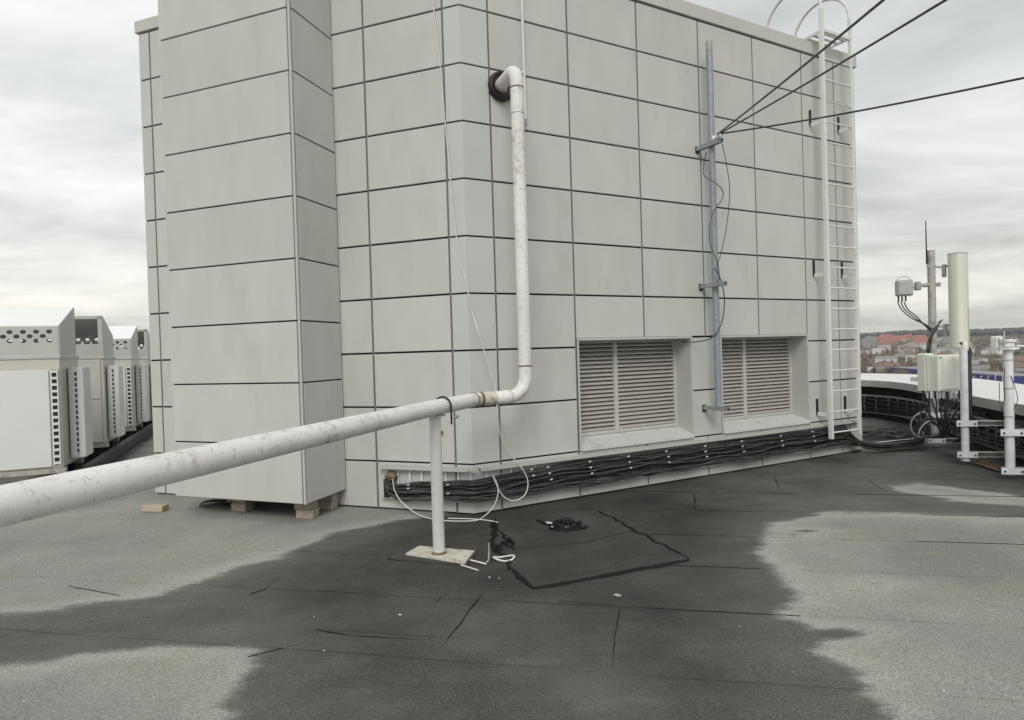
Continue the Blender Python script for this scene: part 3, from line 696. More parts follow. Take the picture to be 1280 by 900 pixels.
for p, d, r, w, m in ((Bm + (S0 - Bm).normalized() * .05, dirSB, PR + .004, .02, 'rust'), (Bm + dBC * .06, dBC, PR + .006, .028, 'rust'), (Bm + dBC * .15, dBC, PR + .0025, .15, 'rusty_paint'), (C0 - dBC * .26, dBC, PR + .005, .02, 'pipe'), (C0 - dBC * .215, dBC, PR + .004, .014, 'rusty_paint'),
                      (C0 + Vector((0, 0, .30)), (0, 0, 1), PR + .004, .014, 'rust'), (C1 - Vector((0, 0, .20)), (0, 0, 1), PR + .004, .012, 'rust'), (C1 - Vector((0, 0, .46)), (0, 0, 1), PR + .003, .010, 'galv_rust')):
    loc_(ring(p, d, r, w, 'weld_ring', m, pipe), off)
# rubber collar where it enters the wall
q = MB(); n3 = Vector((nR.x, nR.y, 0)); t3 = Vector((dR.x, dR.y, 0)); z3 = Vector((0, 0, 1))
prof = [(.150, -.02), (.158, .03), (.150, .062), (.135, .070), (.120, .06), (.105, .035), (.07, .03)]; n_ = 36
vs = [HOLE + n3 * o + (t3 * math.cos(2 * math.pi * k / n_) + z3 * math.sin(2 * math.pi * k / n_)) * r for r, o in prof for k in range(n_)]
q.add(vs, [(i * n_ + k, i * n_ + (k + 1) % n_, (i + 1) * n_ + (k + 1) % n_, (i + 1) * n_ + k) for i in range(len(prof) - 1) for k in range(n_)], True)
loc_(q.obj('rubber_collar', 'rubber', pipe), off)
q = MB(); prof = [(.118, .064), (.100, .050), (.08, .046)]
vs = [HOLE + n3 * o + (t3 * math.cos(2 * math.pi * k / n_) + z3 * math.sin(2 * math.pi * k / n_)) * r for r, o in prof for k in range(n_)]
q.add(vs, [(i * n_ + k, i * n_ + (k + 1) % n_, (i + 1) * n_ + (k + 1) % n_, (i + 1) * n_ + k) for i in range(2) for k in range(n_)], True)
loc_(q.obj('sealant_ring', 'maroon', pipe), off)

# ---- stand carrying the pipe
stand = thing('pipe_stand', 'white steel post on a rusty base plate carrying the pipe', 'pipe support', (base.x, base.y, 0))
cs = [on_z(u, v, .03) for u, v in ((507, 691), (524, 681.5), (593, 687.5), (581, 702.5))]
q = MB(); q.prism([(p.x - base.x, p.y - base.y) for p in cs], .006, .026); q.obj('base_plate', 'rusty_paint', stand)
q = MB(); q.tube([(0, 0, .02), (0, 0, ZA - PR - .012)], .050, 28); q.obj('post', 'white_paint', stand)
q = MB(); q.tube([(0, 0, .026), (0, 0, .034), (0, 0, .044)], .06, 28, rad=[.066, .058, .051]); q.obj('weld_bead', 'rust', stand)
q = MB(); q.box((0, 0, ZA - PR - .010), (.17, .12, .014), (dirSB.x, dirSB.y, 0), (-dirSB.y, dirSB.x, 0)); q.obj('saddle_plate', 'rusty_paint', stand)
pn = Vector((-dirSB.y, dirSB.x, 0)); cU = Vector((S0.x - base.x, S0.y - base.y, ZA)); rU = PR + .012
pu = [cU + pn * rU + Vector((0, 0, -.155))] + [cU + pn * rU * math.cos(a) + Vector((0, 0, rU * math.sin(a))) for a in np.linspace(0, math.pi, 16)] + [cU - pn * rU + Vector((0, 0, -.155))]
q = MB(); q.tube([p + dirSB * .075 for p in pu], .0085, 10); q.obj('u_bolt', 'dark_steel', stand)
q = MB(); q.tube([cU + dirSB * .06 - pn * .10 + Vector((0, 0, -PR - .028)), cU + dirSB * .15 - pn * .10 + Vector((0, 0, -PR - .028))], .009, 8); q.obj('clamp_bolt', 'galv_rust', stand)
q = MB(); q.tube([cU + dirSB * .135 - pn * .10 + Vector((0, 0, -PR - .028)), cU + dirSB * .152 - pn * .10 + Vector((0, 0, -PR - .028))], .018, 6); q.obj('nut', 'galv_rust', stand)
q = MB(); q.tube([Vector((.048, -.01, ZA - .22)), Vector((.062, -.012, ZA - .20)), Vector((.062, -.012, ZA - .245))], .007, 6); q.obj('hook', 'rust', stand)

# ---- conduit beside the riser
q = MB(); pa = on_wall(651.5, -40, P_cornR, dR, .05); pb = on_wall(656.8, 150, P_cornR, dR, .05); pa.x, pa.y = pb.x, pb.y
pa.z = 6.75
q.tube([pb, pa], .015, 12); cond = thing('conduit', 'slim white conduit coming down the wall beside the pipe riser', 'conduit', (pb.x, pb.y, pb.z))
loc_(q.obj('tube', 'white_paint', cond), pb)
q = MB(); q.tube([(0, 0, .012), (0, 0, -.05)], .017, 12); q.obj('end_cap', 'galv', cond)
for z in (4.75, 5.7):
    q = MB(); p = pb - Vector((nR.x, nR.y, 0)) * .025; q.box((p.x - pb.x, p.y - pb.y, z - pb.z), (.05, .052, .02), (dR.x, dR.y, 0), (-nR.x, -nR.y, 0)); q.obj('saddle_clip', 'galv_pale', cond)

# ---- white wires
def wall_pts(px, off=.06, ground=None):
    out = []
    for u, v in px:
        p = on_wall(u, v, P_bigR, dL, off)
        if p.x > P_fold.x: p = on_wall(u, v, P_cornR, dR, off)
        out.append(p)
    return out
w1 = wall_pts([(540, -25), (542, 10), (546, 45), (551, 90), (556, 150), (561, 200), (566, 255), (571, 300), (577, 330), (585, 365), (590, 390)], .04) + wall_pts([(597, 412), (604, 435), (612, 462), (619, 482), (621, 505), (623, 528), (627, 548), (636, 566), (649, 581), (657, 593), (660, 605), (657, 617), (649, 624), (638, 625.5), (628, 619), (621, 607), (616, 594)], .13)
grp('white_wire', MB().tube(smooth_path(w1, 6), .0062, 8), 'white_cable', 'thin white wire hanging down the wall corner and looping over the cable bundle', 'wire')
w2 = wall_pts([(491, 599), (493, 612), (500, 625), (512, 636)], .14) + [on_z(527, 645, .03), on_z(548, 650, .014), on_z(575, 651.5, .014), on_z(597, 650, .014)] + wall_pts([(608, 643), (617, 633), (622, 620), (622, 607), (616.5, 595)], .135)
grp('white_wire', MB().tube(smooth_path(w2, 6), .0062, 8), 'white_cable', 'white wire looping from the foam filled hole along the roof to the bundle', 'wire')
w3 = [on_z(560, 648, .016), on_z(585, 648.5, .016), on_z(606, 650, .016), on_z(623, 653, .016)]
grp('white_wire', MB().tube(smooth_path(w3, 6), .006, 8), 'white_cable', 'loose tail of white wire lying on the roof below the bundle', 'wire')

# ================================================================== CABLE LADDER AND BUNDLE ALONG THE WALL
sRm = lambda s, o, z: Vector(((P_cornR + dR * s + nR * o).x, (P_cornR + dR * s + nR * o).y, z))
tray = thing('cable_ladder', 'white cable ladder fixed low along the plant room wall', 'cable tray')
sEnd = sR(5.30)
xs0 = P_left + dL * sL(-1.47)
def rail(A, B, n, z, name='rail', h=.034, o0=.012, o1=.085, m='reveal'):
    d = (B - A).normalized(); p = (A + B) / 2 + n * ((o0 + o1) / 2); q = MB()
    q.box((p.x, p.y, z), ((B - A).length, o1 - o0, .006), (d.x, d.y, 0), (-n.x, -n.y, 0)); p = (A + B) / 2 + n * o1
    q.box((p.x, p.y, z - h / 2 + .003), ((B - A).length, .006, h), (d.x, d.y, 0), (-n.x, -n.y, 0)); return q.obj(name, m, tray)
cLt = P_fold - dL * .02; cRt = P_fold + dR * .045
rail(xs0, cLt, nL, .500); rail(xs0, cLt, nL, .155, h=.02, o1=.05)
seg = 2.4; s = (cRt - P_cornR).dot(dR); k0 = s
while s < sEnd - .05:
    e_ = min(s + seg, sEnd); rail(P_cornR + dR * (s + .004), P_cornR + dR * e_, nR, .500 if s < 4.5 else .502); rail(P_cornR + dR * (s + .004), P_cornR + dR * e_, nR, .155, h=.02, o1=.05); s = e_
q = MB()
for k in range(6):
    q.box((P_fold.x + .02 * (k - 2.5), P_fold.y - .085 + .002 * k, .494 - .006 * (k % 2)), (.03, .05, .012))
q.obj('bent_splice', 'reveal', tray)
def rung(A, d, n, s_, h=.345):
    p = A + d * s_ + n * .016; q = MB(); q.box((p.x, p.y, .328), (.022, .010, h), (d.x, d.y, 0), (-n.x, -n.y, 0)); q.obj('rung', 'galv_pale', tray)
for s_ in np.arange(.06, (cLt - xs0).length, .145): rung(xs0, dL, nL, s_)
for s_ in np.arange(k0 + .1, sEnd, .3): rung(P_cornR, dR, nR, s_)
CL_S = [sR(x) for x in (.11 + .0, .30, .78, 1.28, 1.80, 2.36, 2.95, 3.62, 4.22)]
def clip(A, d, n, s_, z, o):
    p = A + d * s_ + n * o; q = MB(); q.box((p.x, p.y, z), (.030, .020, .016), (d.x, d.y, .12), (-n.x, -n.y, 0), ch=.003); q.obj('clip', 'clip', tray)
for i, s_ in enumerate(CL_S):
    for k in range(3):
        if i == 0 and k == 2: continue
        clip(P_cornR, dR, nR, s_ + .014 * k + random.uniform(-.01, .01), (.43 - .068 * k), .128 + .006 * k)
for s_, zz in (((P_left + dL * sL(-1.10) - xs0).length, (.36, .32, .28)), (((P_left + dL * sL(-.66) - xs0).length), (.40, .34, .25))):
    for z in zz: clip(xs0, dL, nL, s_, z, .135)
HO = on_wall(487, 600, P_bigR, dL, 0)
def plan_path(o):
    a = P_left + dL * sL(-1.46); d1, d2 = dL, dR; nm = (nL + nR).normalized(); kk = 1 / nm.dot(nL)
    pts = []
    l1 = (P_fold - a).length
    for s_ in np.linspace(0, l1 - .12, 8): p = a + dL * s_ + nL * o; pts.append((p, s_))
    p = P_fold + nm * (o * kk * .96); pts.append((p, l1))
    l2 = sR(4.95) - (P_fold - P_cornR).dot(dR)
    for s_ in np.linspace(.12, l2, 34): p = P_fold + dR * s_ + nR * o; pts.append((p, l1 + s_))
    return pts, l1
rr = random.Random(5)
NF = 20
for j in range(NF + 9):
    front = j >= NF
    o = (.10 + .02 * rr.random()) if front else (.055 + .022 * (j % 2))
    zb = .185 + .262 * (j / (NF - 1)) if not front else rr.uniform(.17, .40)
    pl, l1 = plan_path(o); pts = []; ph = [rr.uniform(0, 6.28) for _ in range(4)]
    am = .006 if not front else .02
    if zb < .22: am = .018
    for p, s_ in pl:
        squeeze = .62 + .38 * min(1, max(0, (s_ - .3) / (l1 + .9)))
        z = .16 + (zb - .16) * squeeze * (1.0) + am * (math.sin(s_ * 2.1 + ph[0]) + .6 * math.sin(s_ * 5.3 + ph[1]) + .35 * math.sin(s_ * 11 + ph[2]))
        if s_ < .45: z = z + (.335 - z) * .75 * (1 - s_ / .45) ** 2 - .06 * math.sin(math.pi * min(1, s_ / .45))* (1 - j / 40)
        oo = rr.uniform(-.006, .006)
        pts.append(Vector((p.x + oo * .3, p.y + oo, max(z, .09))))
    h0 = Vector((HO.x, HO.y, .30 + .05 * rr.random())) + Vector((dL.x, dL.y, 0)) * rr.uniform(-.04, .03)
    pts = [h0 - Vector((nL.x, nL.y, 0)) * .02, h0 + Vector((nL.x, nL.y, 0)) * .05] + pts[1:]
    # past the ladder the bundle drops to the roof and runs on to the masts
    zf = .03 + .012 * (j % 9); of_ = rr.uniform(-.12, .12)
    pts += [Vector((5.22 + .1 * of_, 9.75 + of_ * .5, .10 + zf * .8)), Vector((5.62, 9.86 + of_, zf + .015)), Vector((6.0, 9.98 + of_, zf + .01 + .02 * rr.random())), Vector((6.35, 10.12 + of_ * .8, zf + .03)), Vector((6.66 + of_ * .3, 10.5 + of_ * .5, .12 + zf)), Vector((6.75 + of_ * .3, 10.75, .25 + 2 * zf))]
    if j % 4 == 3: pts = pts[:-2]
    grp('black_cable', MB().tube(smooth_path(pts, 3), .0092 if not front else .0105, 7), 'cable', 'black cable in the bundle along the foot of the plant room wall', 'cable', 'bundled black cables on the wall ladder')
# foam plug
bm = bmesh.new(); bmesh.ops.create_icosphere(bm, subdivisions=3, radius=.05); rr = random.Random(2)
for v in bm.verts: v.co *= rr.uniform(.7, 1.25); v.co.x *= 1.3
me = bpy.data.meshes.new('foam_plug'); bm.to_mesh(me); bm.free(); me.polygons.foreach_set('use_smooth', [True] * len(me.polygons))
fp = on_wall(489, 595, P_bigR, dL, .05)
tag(link('foam_plug', me, 'foam', None, fp, aL), 'lump of brown expanding foam where the cables enter the wall', 'foam')
q = MB(); p = on_wall(485, 612, P_bigR, dL, .03); q.box((p.x, p.y, p.z), (.09, .05, .19), (dL.x, dL.y, 0), (-nL.x, -nL.y, 0), ch=.01)
grp('cable_entry_box', q, 'rubber', 'black cable entry below the foam lump at the bundle end', 'box')

# ================================================================== MAST ON THE WALL
s_m = sR(2.525)
pm = P_cornR + dR * s_m
mast = thing('wall_mast', 'grey galvanised mast on three brackets between the louvred openings', 'mast', (pm.x, pm.y, 0))
def Wm(ds, o, z): p = dR * ds + nR * o; return Vector((p.x, p.y, z))
pp = pm + nR * .20
zt = at_y(887.3, 52, pp.y).z; zbm = at_y(897.3, 512, pp.y).z
q = MB(); q.tube([Wm(0, .20, zbm), Wm(0, .20, zt)], .041, 20); q.obj('pole', 'galv', mast)
q = MB(); q.tube([Wm(0, .20, zt - .11), Wm(0, .20, zt + .003)], .0425, 20); q.obj('rusty_tip', 'galv_rust', mast)
X, Yv = (dR.x, dR.y, 0), (-nR.x, -nR.y, 0)
for z, ds in ((4.275, -.055), (2.50, -.055), (.93, -.055)):
    q = MB(); q.box(Wm(ds, .205, z), (.05, .43, .006), X, Yv); q.box(Wm(ds - .022, .205, z - .024), (.006, .43, .048), X, Yv); q.box(Wm(ds + .022, .205, z - .024), (.006, .43, .048), X, Yv); br = q.obj('bracket_arm', 'galv', mast)
    q = MB(); q.box(Wm(ds, .006, z - .03), (.06, .012, .09), X, Yv); q.obj('wall_plate', 'dark_steel', br)
    q = MB(); c_ = Wm(0, .20, z - .012); q.tube([c_ + Vector((dR.x, dR.y, 0)) * (.052 * math.sin(a)) + Vector((nR.x, nR.y, 0)) * (.052 * math.cos(a)) for a in np.linspace(-.3, math.pi + .3, 14)], .006, 8); q.obj('u_clamp', 'clip', br)
for k, o in enumerate((.28, .34, .39)):
    q = MB(); q.tube([Wm(-.05, o, 4.28), Wm(-.05, o, 4.30), Wm(-.05, o, 4.33), Wm(-.05, o, 4.345)], .02, 10, rad=[.016, .026, .026, .014]); q.obj('insulator', 'clip', mast)
def Wpx(u, v, o): return on_wall(u, v, P_cornR, dR, o)
for lab, pts, r in (('thin black wire bowing out to the right of the wall mast', [(903, 180, .38), (908, 205, .34), (912, 235, .32), (910, 270, .30), (905, 300, .28), (899, 325, .26), (896, 332, .30)], .005),
                    ('thin black wire looping round the mast and into the louvred opening', [(883, 190, .2), (880, 205, .18), (879.5, 217, .2), (884, 223, .27), (893, 228, .32), (901, 235, .30), (904, 243, .28), (901, 252, .28), (896, 258, .30), (888, 275, .31), (887, 300, .31), (891, 315, .32), (897, 328, .33), (899, 345, .32), (898, 358, .3)], .0055),
                    ('black wire curving off the mast down to the wide louvre', [(893, 335, .32), (899, 345, .30), (904, 362, .27), (905.5, 380, .25), (903, 400, .24), (896, 416, .24), (886, 424, .20), (872, 427, .1), (862, 427.5, .02), (852, 427, -.1)], .007)):
    grp('mast_wire', MB().tube(smooth_path([Wpx(*p) for p in pts], 5), r, 7), 'cable', lab, 'wire')

# ================================================================== OVERHEAD CABLES
for k, (st, en, y, lab) in enumerate((((.34, 4.345), (1104, 0), 4.1, 'thick black overhead cable rising most steeply from the mast bracket'), ((.39, 4.345), (1182, 0), 4.4, 'black overhead cable crossing the ladder at mid slope from the bracket'), ((.39, 4.34), (1281, 97), 5.3, 'black overhead cable running almost level past the ladder'))):
    a = Vector((pm.x, pm.y, 0)) + Wm(-.05, st[0], st[1]); c_ = at_y(*en, y); f_ = a + (c_ - a) * 1.9
    pts = []
    for t in np.linspace(0, 1, 40):
        p = a.lerp(f_, t); T0 = 1 / 1.9; sag = .10 if k == 2 else .04
        p.z -= sag * 4 * t * (1 - t) * 1.0 - sag * 4 * T0 * (1 - T0) * (t / T0 if t < T0 else 1) * 1.0
        pts.append(p)
    grp('overhead_cable', MB().tube(pts, .0098, 8), 'cable', lab, 'cable')

# ================================================================== ACCESS LADDER
lad = thing('roof_ladder', 'tall white steel access ladder with curved handrails up the plant room', 'ladder', (4.78, 9.68, 0))
lo = Vector((4.78, 9.68, 0)); LO = .22
sa, sb = sR(4.476), sR(5.056)
def Wl(s_, o, z): return sRm(s_, o, z) - lo
for s_, (u, v), w in ((sa, (1036, 549), .062), (sb, (1075.5, 543), .05)):
    pw_ = sRm(s_, LO, 0); zbt = at_y(u, v, pw_.y).z
    span = .95; zt_ = 6.50; pts = [Wl(s_, LO, zt_ - .02)] + [Wl(s_, LO - span / 2 + span / 2 * math.cos(a), zt_ + span / 2 * math.sin(a)) for a in np.linspace(0, math.pi, 18)] + [Wl(s_, LO - span, 6.1)]
    q = MB(); q.box(Wl(s_, LO, (zbt + zt_) / 2), (w * .75, w, zt_ - zbt), X, Yv, ch=.004); q.obj('stile', 'ladder', lad)
    q = MB(); q.tube(pts, .021, 12); q.obj('handrail', 'ladder', lad)
me = None
for k in range(19):
    z = .395 + .3 * k
    if me is None:
        q = MB(); q.tube([(-(sb - sa) / 2, 0, 0), ((sb - sa) / 2, 0, 0)], .012, 10); o = q.obj('rung', 'ladder', lad, Wl((sa + sb) / 2, LO, z), aR); me = o.data
    else: link('rung', me, None, lad, Wl((sa + sb) / 2, LO, z), aR)
for s_ in (sa, sb):
    for z in (.66, 2.70, 4.90):
        q = MB(); q.box(Wl(s_ - .0, .11, z), (.012, .22, .05), X, Yv); q.obj('standoff', 'ladder', lad)
        q = MB(); q.box(Wl(s_ - .0, .006, z + .10), (.045, .012, .24), X, Yv); q.obj('wall_bracket', 'dark_steel', lad)
# landing grate level with the coping
q = MB(); z = 6.20
for o in (LO, -.36): q.box(Wl((sa + sb) / 2, o, z), (sb - sa - .06, .03, .04), X, Yv)
for s_ in (sa + .035, sb - .035): q.box(Wl(s_, (LO - .36) / 2, z), (.03, LO + .36 - .032, .04), X, Yv)
pf = q.obj('landing', 'ladder', lad)
for o in np.linspace(-.28, .15, 5):
    q = MB(); q.box(Wl((sa + sb) / 2, o, z + .004), (sb - sa - .1, .02, .028), X, Yv); q.obj('grate_bar', 'galv_rust', pf)

# ================================================================== WIRE ENDS BY THE PIPE STAND
g = G(630, 701)
pts = [g + Vector((.085 * math.cos(a), .055 * math.sin(a), .024 + .01 * math.sin(2 * a + 1))) for a in np.linspace(0, 6.28, 30)]
grp('wire_ring', MB().tube(pts, .008, 8), 'white_cable', 'small pale ring of wire lying beside the pipe stand', 'wire')
for (a, c_, z0, z1), lab, m in ((((576, 706), (598, 713), .03, .012), 'pale wire offcut poking out from under the base plate', 'rusty_paint'), (((588, 700), (608, 705), .03, .014), 'short pale rod by the corner of the base plate', 'galv_pale')):
    grp('wire_offcut', MB().tube([on_z(*a, z0), on_z(*c_, z1)], .0065, 8), m, lab, 'wire')
g = G(611, 704)
grp('wire_stub', MB().tube(smooth_path([g + Vector((-.02, 0, .01)), g + Vector((0, 0, .03)), g + Vector((.005, .01, .16))], 4), .007, 8), 'galv_rust', 'grey wire stub standing up out of the torn felt', 'wire')
g = G(620, 690)
for k in range(3):
    q = MB(); q.tube(smooth_path([g + Vector((.05 * k - .02, .1 * k, .0)), g + Vector((.05 * k + .01, .1 * k + .02, .05)), g + Vector((.05 * k + .06, .1 * k - .03, .012))], 4), .012, 7, rad=None)
    grp('torn_felt', q, 'bitumen', 'curled strip of torn black felt beside the outlet patch', 'felt scrap', 'torn felt strips')

# ================================================================== PARAPET
par = thing('parapet', 'curved roof parapet with dark upstand and broad white metal coping', 'parapet')
LN = [Vector(p) for p in PAR[1:]]
# resample the curve
def resample(pts, st):
    sp = smooth_path([Vector((p.x, p.y, 0)) for p in pts], 24); out = [sp[0]]; acc = 0
    for a, c_ in zip(sp, sp[1:]):
        acc += (c_ - a).length
        if acc >= st: out.append(c_); acc = 0
    return [Vector((p.x, p.y)) for p in out]
RS = resample(LN, .62)
def nrm(i):
    t = (RS[min(i + 1, len(RS) - 1)] - RS[max(i - 1, 0)]).normalized(); return Vector((t.y, -t.x))   # outwards
def sweep(prof, i0, i1, shift0=0, shift1=0):
    vs = []; n_ = len(prof); fs = []
    for i in range(i0, i1 + 1):
        n = nrm(i); t = Vector((-n.y, n.x)); sh_ = shift0 if i == i0 else shift1 if i == i1 else 0
        for o, z in prof: p = RS[i] + n * o + t * sh_; vs.append((p.x, p.y, z))
    for i in range(i1 - i0):
        for j in range(n_): fs.append((i * n_ + j, i * n_ + (j + 1) % n_, (i + 1) * n_ + (j + 1) % n_, (i + 1) * n_ + j))
    fs += [tuple(range(n_))[::-1], tuple((i1 - i0) * n_ + j for j in range(n_))]
    q = MB(); q.add(vs, fs); return q
sweep([(.34, -.4), (.34, .84), (.95, .90), (.95, -.4)], 0, len(RS) - 1).obj('upstand', 'felt_dark', par)
i = 0
while i < len(RS) - 1:
    j = min(i + 2, len(RS) - 1)
    sweep([(0, .716), (0, .850), (.008, .853), (1.02, .948), (1.02, .80), (1.0, .80), (1.0, .925), (.30, .845), (.03, .835), (.03, .716)], i, j, .004, -.004).obj('coping_sheet', 'coping_white', par)
    sweep([(-.004, .712), (-.004, .846), (-.001, .846), (-.001, .712)], i, j, .004, -.004).obj('fascia', 'fascia', par)
    i = j
# cable ladder along it
pl_ = thing('parapet_cable_ladder', 'grey cable ladder standing on edge along the dark parapet', 'cable tray')
i0 = min(range(len(RS)), key=lambda k: (RS[k] - Vector((5.3, 4.2))).length); i1 = min(range(len(RS)), key=lambda k: (RS[k] - Vector((6.6, 16))).length)
for z in (.50, .13): sweep([(.14, z - .018), (.14, z + .022), (.165, z + .022), (.165, z - .022)], i0, i1).obj('rail', 'galv', pl_)
rme = MB(); rme.box((0, 0, 0), (.02, .028, .345)); rme = rme.mesh('rung'); rme.materials.append(MT['galv'])
for i in range(i0, i1):
    for t in (.0, .45):
        p = RS[i].lerp(RS[i + 1], t + .02); n = nrm(i); p = p + n * .153
        link('rung', rme, None, pl_, (p.x, p.y, .315), math.atan2(n.y, n.x) + math.pi / 2)
rr = random.Random(9)
for k in range(7):
    pts = []; ph = rr.uniform(0, 6)
    for i in range(i0, i1, 2): n = nrm(i); p = RS[i] + n * (.10 + rr.uniform(-.02, .03)); pts.append(Vector((p.x, p.y, .17 + .045 * k + .025 * math.sin(i * .9 + ph))))
    grp('parapet_cable', MB().tube(smooth_path(pts, 4), .012, 6), 'rubber', 'black cable running in the ladder along the parapet', 'cable', 'black cables along the parapet')

# ================================================================== ANTENNA MASTS
def par_near(p):
    i = min(range(len(RS)), key=lambda k: (RS[k] - V2(p)).length); return RS[i], nrm(i)
P1 = on_z(1169, 555, .06); P2 = on_z(1207, 575, .06); P3 = on_z(1263, 592, .06)
def mast_pole(p, top, r, m, lab, arms):
    t = thing('antenna_pole', lab, 'pole', (p.x, p.y, 0), group=None)
    q = MB(); q.tube([(0, 0, .05), (0, 0, top)], r, 18); q.obj('tube', m, t)
    q = MB(); q.tube([(0, 0, .05), (0, 0, .11)], r + .006, 18); q.obj('end_sleeve', m, t)
    w, n = par_near(p); n3_ = Vector((n.x, n.y, 0)); t3_ = Vector((-n.y, n.x, 0))
    d_ = Vector((w.x - p.x, w.y - p.y, 0)); ln = d_.dot(n3_) + .34
    for z in arms:
        q = MB(); c_ = n3_ * (ln / 2 - .03)
        q.box((c_.x, c_.y, z + .03), (ln + .10, .09, .008), n3_, t3_); q.box((c_.x, c_.y, z - .03), (ln + .10, .09, .008), n3_, t3_)
        q.box((c_.x + t3_.x * .041, c_.y + t3_.y * .041, z), (ln + .10, .008, .052), n3_, t3_)
        a = q.obj('wall_arm', 'galv_rust', t)
        q = MB(); q.box(t3_ * (-r - .02) + Vector((0, 0, z)), (.24, .012, .075), n3_, t3_); q.obj('clamp_plate', 'galv_pale', a)
        for s_ in (-.09, .09): q = MB(); q.tube([t3_ * (-r - .045) + n3_ * s_ + Vector((0, 0, z)), t3_ * (r + .05) + n3_ * s_ + Vector((0, 0, z))], .010, 8); q.obj('bolt', 'dark_steel', a)
    return t
z1 = at_y(1164, 313, P1.y).z
m1 = mast_pole(P1, z1, .055, 'galv_rust', 'weathered grey pole holding the panel antenna and small radio', (.12, .52))
m2 = mast_pole(P2, at_y(1205, 436, P2.y).z, .047, 'galv_pale', 'short pale pole in front of the panel antenna mast', (.14, .56))
m3 = mast_pole(P3, at_y(1260, 424, P3.y).z, .050, 'galv_pale', 'pale pole with a flanged head near the parapet end', (.10, .56))
# lightning rod on the first pole
q = MB(); za, zb_ = at_y(1158, 322, P1.y), at_y(1158, 276, P1.y); q.tube([(-.07, 0, za.z - .1), (-.07, 0, zb_.z)], .011, 8, rad=[.012, .007]); q.obj('lightning_rod', 'dark_steel', m1)
# clamps / flange
for z in np.linspace(.75, at_y(1260, 450, P3.y).z, 3):
    q = MB(); q.tube([(0, 0, z - .008), (0, 0, z + .008)], .0535, 18); q.obj('band', 'galv_rust', m3)
zt3 = at_y(1260, 424, P3.y).z
for z, r, h in ((zt3 - .02, .10, .03), (zt3 - .11, .115, .025), (zt3 - .065, .085, .05)):
    q = MB(); q.tube([(0, 0, z - h / 2), (0, 0, z + h / 2)], r, 8); q.obj('flange', 'galv_pale', m3)
for k in range(4):
    a = k * math.pi / 2 + .5; q = MB(); q.tube([(.09 * math.cos(a), .09 * math.sin(a), zt3 - .14), (.09 * math.cos(a), .09 * math.sin(a), zt3 + .02)], .009, 6); q.obj('bolt', 'galv_rust', m3)
q = MB(); q.tube([(-.04, 0, zt3 - .02), (-.04, 0, zt3 + .10)], .006, 6); q.obj('pin', 'galv_pale', m3)
g = at_y(1246, 432, P3.y + .35); q = MB(); q.box((0, 0, 0), (.12, .10, .24), ch=.02)
bx = thing('small_radio_box', 'small white radio box beside the flanged pole head', 'radio unit', g, .4); q.obj('casing', 'radio', bx)
q = MB(); q.tube([(.06, 0, 0), (.24, -.25, -.02)], .014, 8); q.obj('bracket', 'galv_pale', bx)
# panel antenna
cA = at_y(1197, 376, P1.y - .12); hA = at_y(1197, 318, P1.y - .12).z - at_y(1199, 434, P1.y - .12).z
ant = thing('panel_antenna', 'tall cream panel antenna clamped to the weathered pole', 'antenna', cA, .55)
prof = []
wA, dA = .30, .15
for a in np.linspace(0, math.pi, 13): prof.append((wA / 2 * math.cos(a) * (1.0), -dA * .45 - .06 * math.sin(a)))
prof += [(-wA / 2, dA * .35), (-wA / 2 + .03, dA * .5), (wA / 2 - .03, dA * .5), (wA / 2, dA * .35)]
q = MB(); n_ = len(prof); vs = [(x, y, z) for z in (-hA / 2, hA / 2) for x, y in prof]
q.add(vs, [(i, (i + 1) % n_, n_ + (i + 1) % n_, n_ + i) for i in range(n_)], True); q.add(vs[:n_], [tuple(range(n_))[::-1]]); q.add(vs[n_:], [tuple(range(n_))])
q.obj('radome', 'antenna', ant)
q = MB(); q.prism([(x * 1.015, y * 1.015) for x, y in prof], hA / 2 - .004, hA / 2 + .012); q.obj('end_cap', 'radio_grey', ant)
q = MB(); q.prism([(x * 1.015, y * 1.015) for x, y in prof], -hA / 2 - .012, -hA / 2 + .004); q.obj('end_cap', 'radio_grey', ant)
q = MB(); q.box((.03, -dA * .45 - .06, -hA * .28), (.012, .014, hA * .4)); q.obj('seam_strip', 'radio_grey', ant)
rel = Matrix.Rotation(-.55, 3, 'Z') @ (P1 - cA)
for z in (hA / 2 - .16, -hA / 2 + .35):
    q = MB(); e_ = Vector((rel.x, rel.y, z)); s_ = Vector((-.02, dA * .5, z)); mid = s_.lerp(e_, .5)
    q.tube([s_, mid + Vector((0, 0, -.02)), e_], .018, 8); br = q.obj('tilt_bracket', 'galv_rust', ant)
    q = MB(); q.box(s_.lerp(e_, .35) + Vector((0, 0, -.08)), (.06, .05, .20), ch=.008); q.obj('hinge_block', 'galv', br)
    q = MB(); q.box(e_, (.22, .03, .05)); q.obj('pole_clamp', 'galv_rust', br)
# small radio on an arm
cR_ = at_y(1130, 360, P1.y - .05)
rad = thing('small_radio', 'small grey radio unit with a handle on an arm off the weathered pole', 'radio unit', cR_, -.25)
q = MB(); q.box((0, 0, 0), (.23, .12, .25), ch=.02); q.obj('casing', 'radio_grey', rad)
q = MB(); q.box((0, -.066, -.005), (.19, .014, .20), ch=.005); q.obj('cover', 'radio_grey', rad)
q = MB(); q.tube(smooth_path([(-.09, 0, .11), (-.07, 0, .165), (0, 0, .185), (.07, 0, .165), (.09, 0, .11)], 5), .010, 8); q.obj('handle', 'galv_pale', rad)
ee = Matrix.Rotation(.25, 3, 'Z') @ (P1 - cR_)
q = MB(); q.tube([(.11, .0, .0), (.2, .0, .03), (ee.x, ee.y, .04)], .022, 10); ar = q.obj('arm', 'galv_rust', rad)
q = MB(); q.box((.19, 0, .02), (.08, .09, .13), ch=.01); q.obj('knuckle', 'galv', ar)
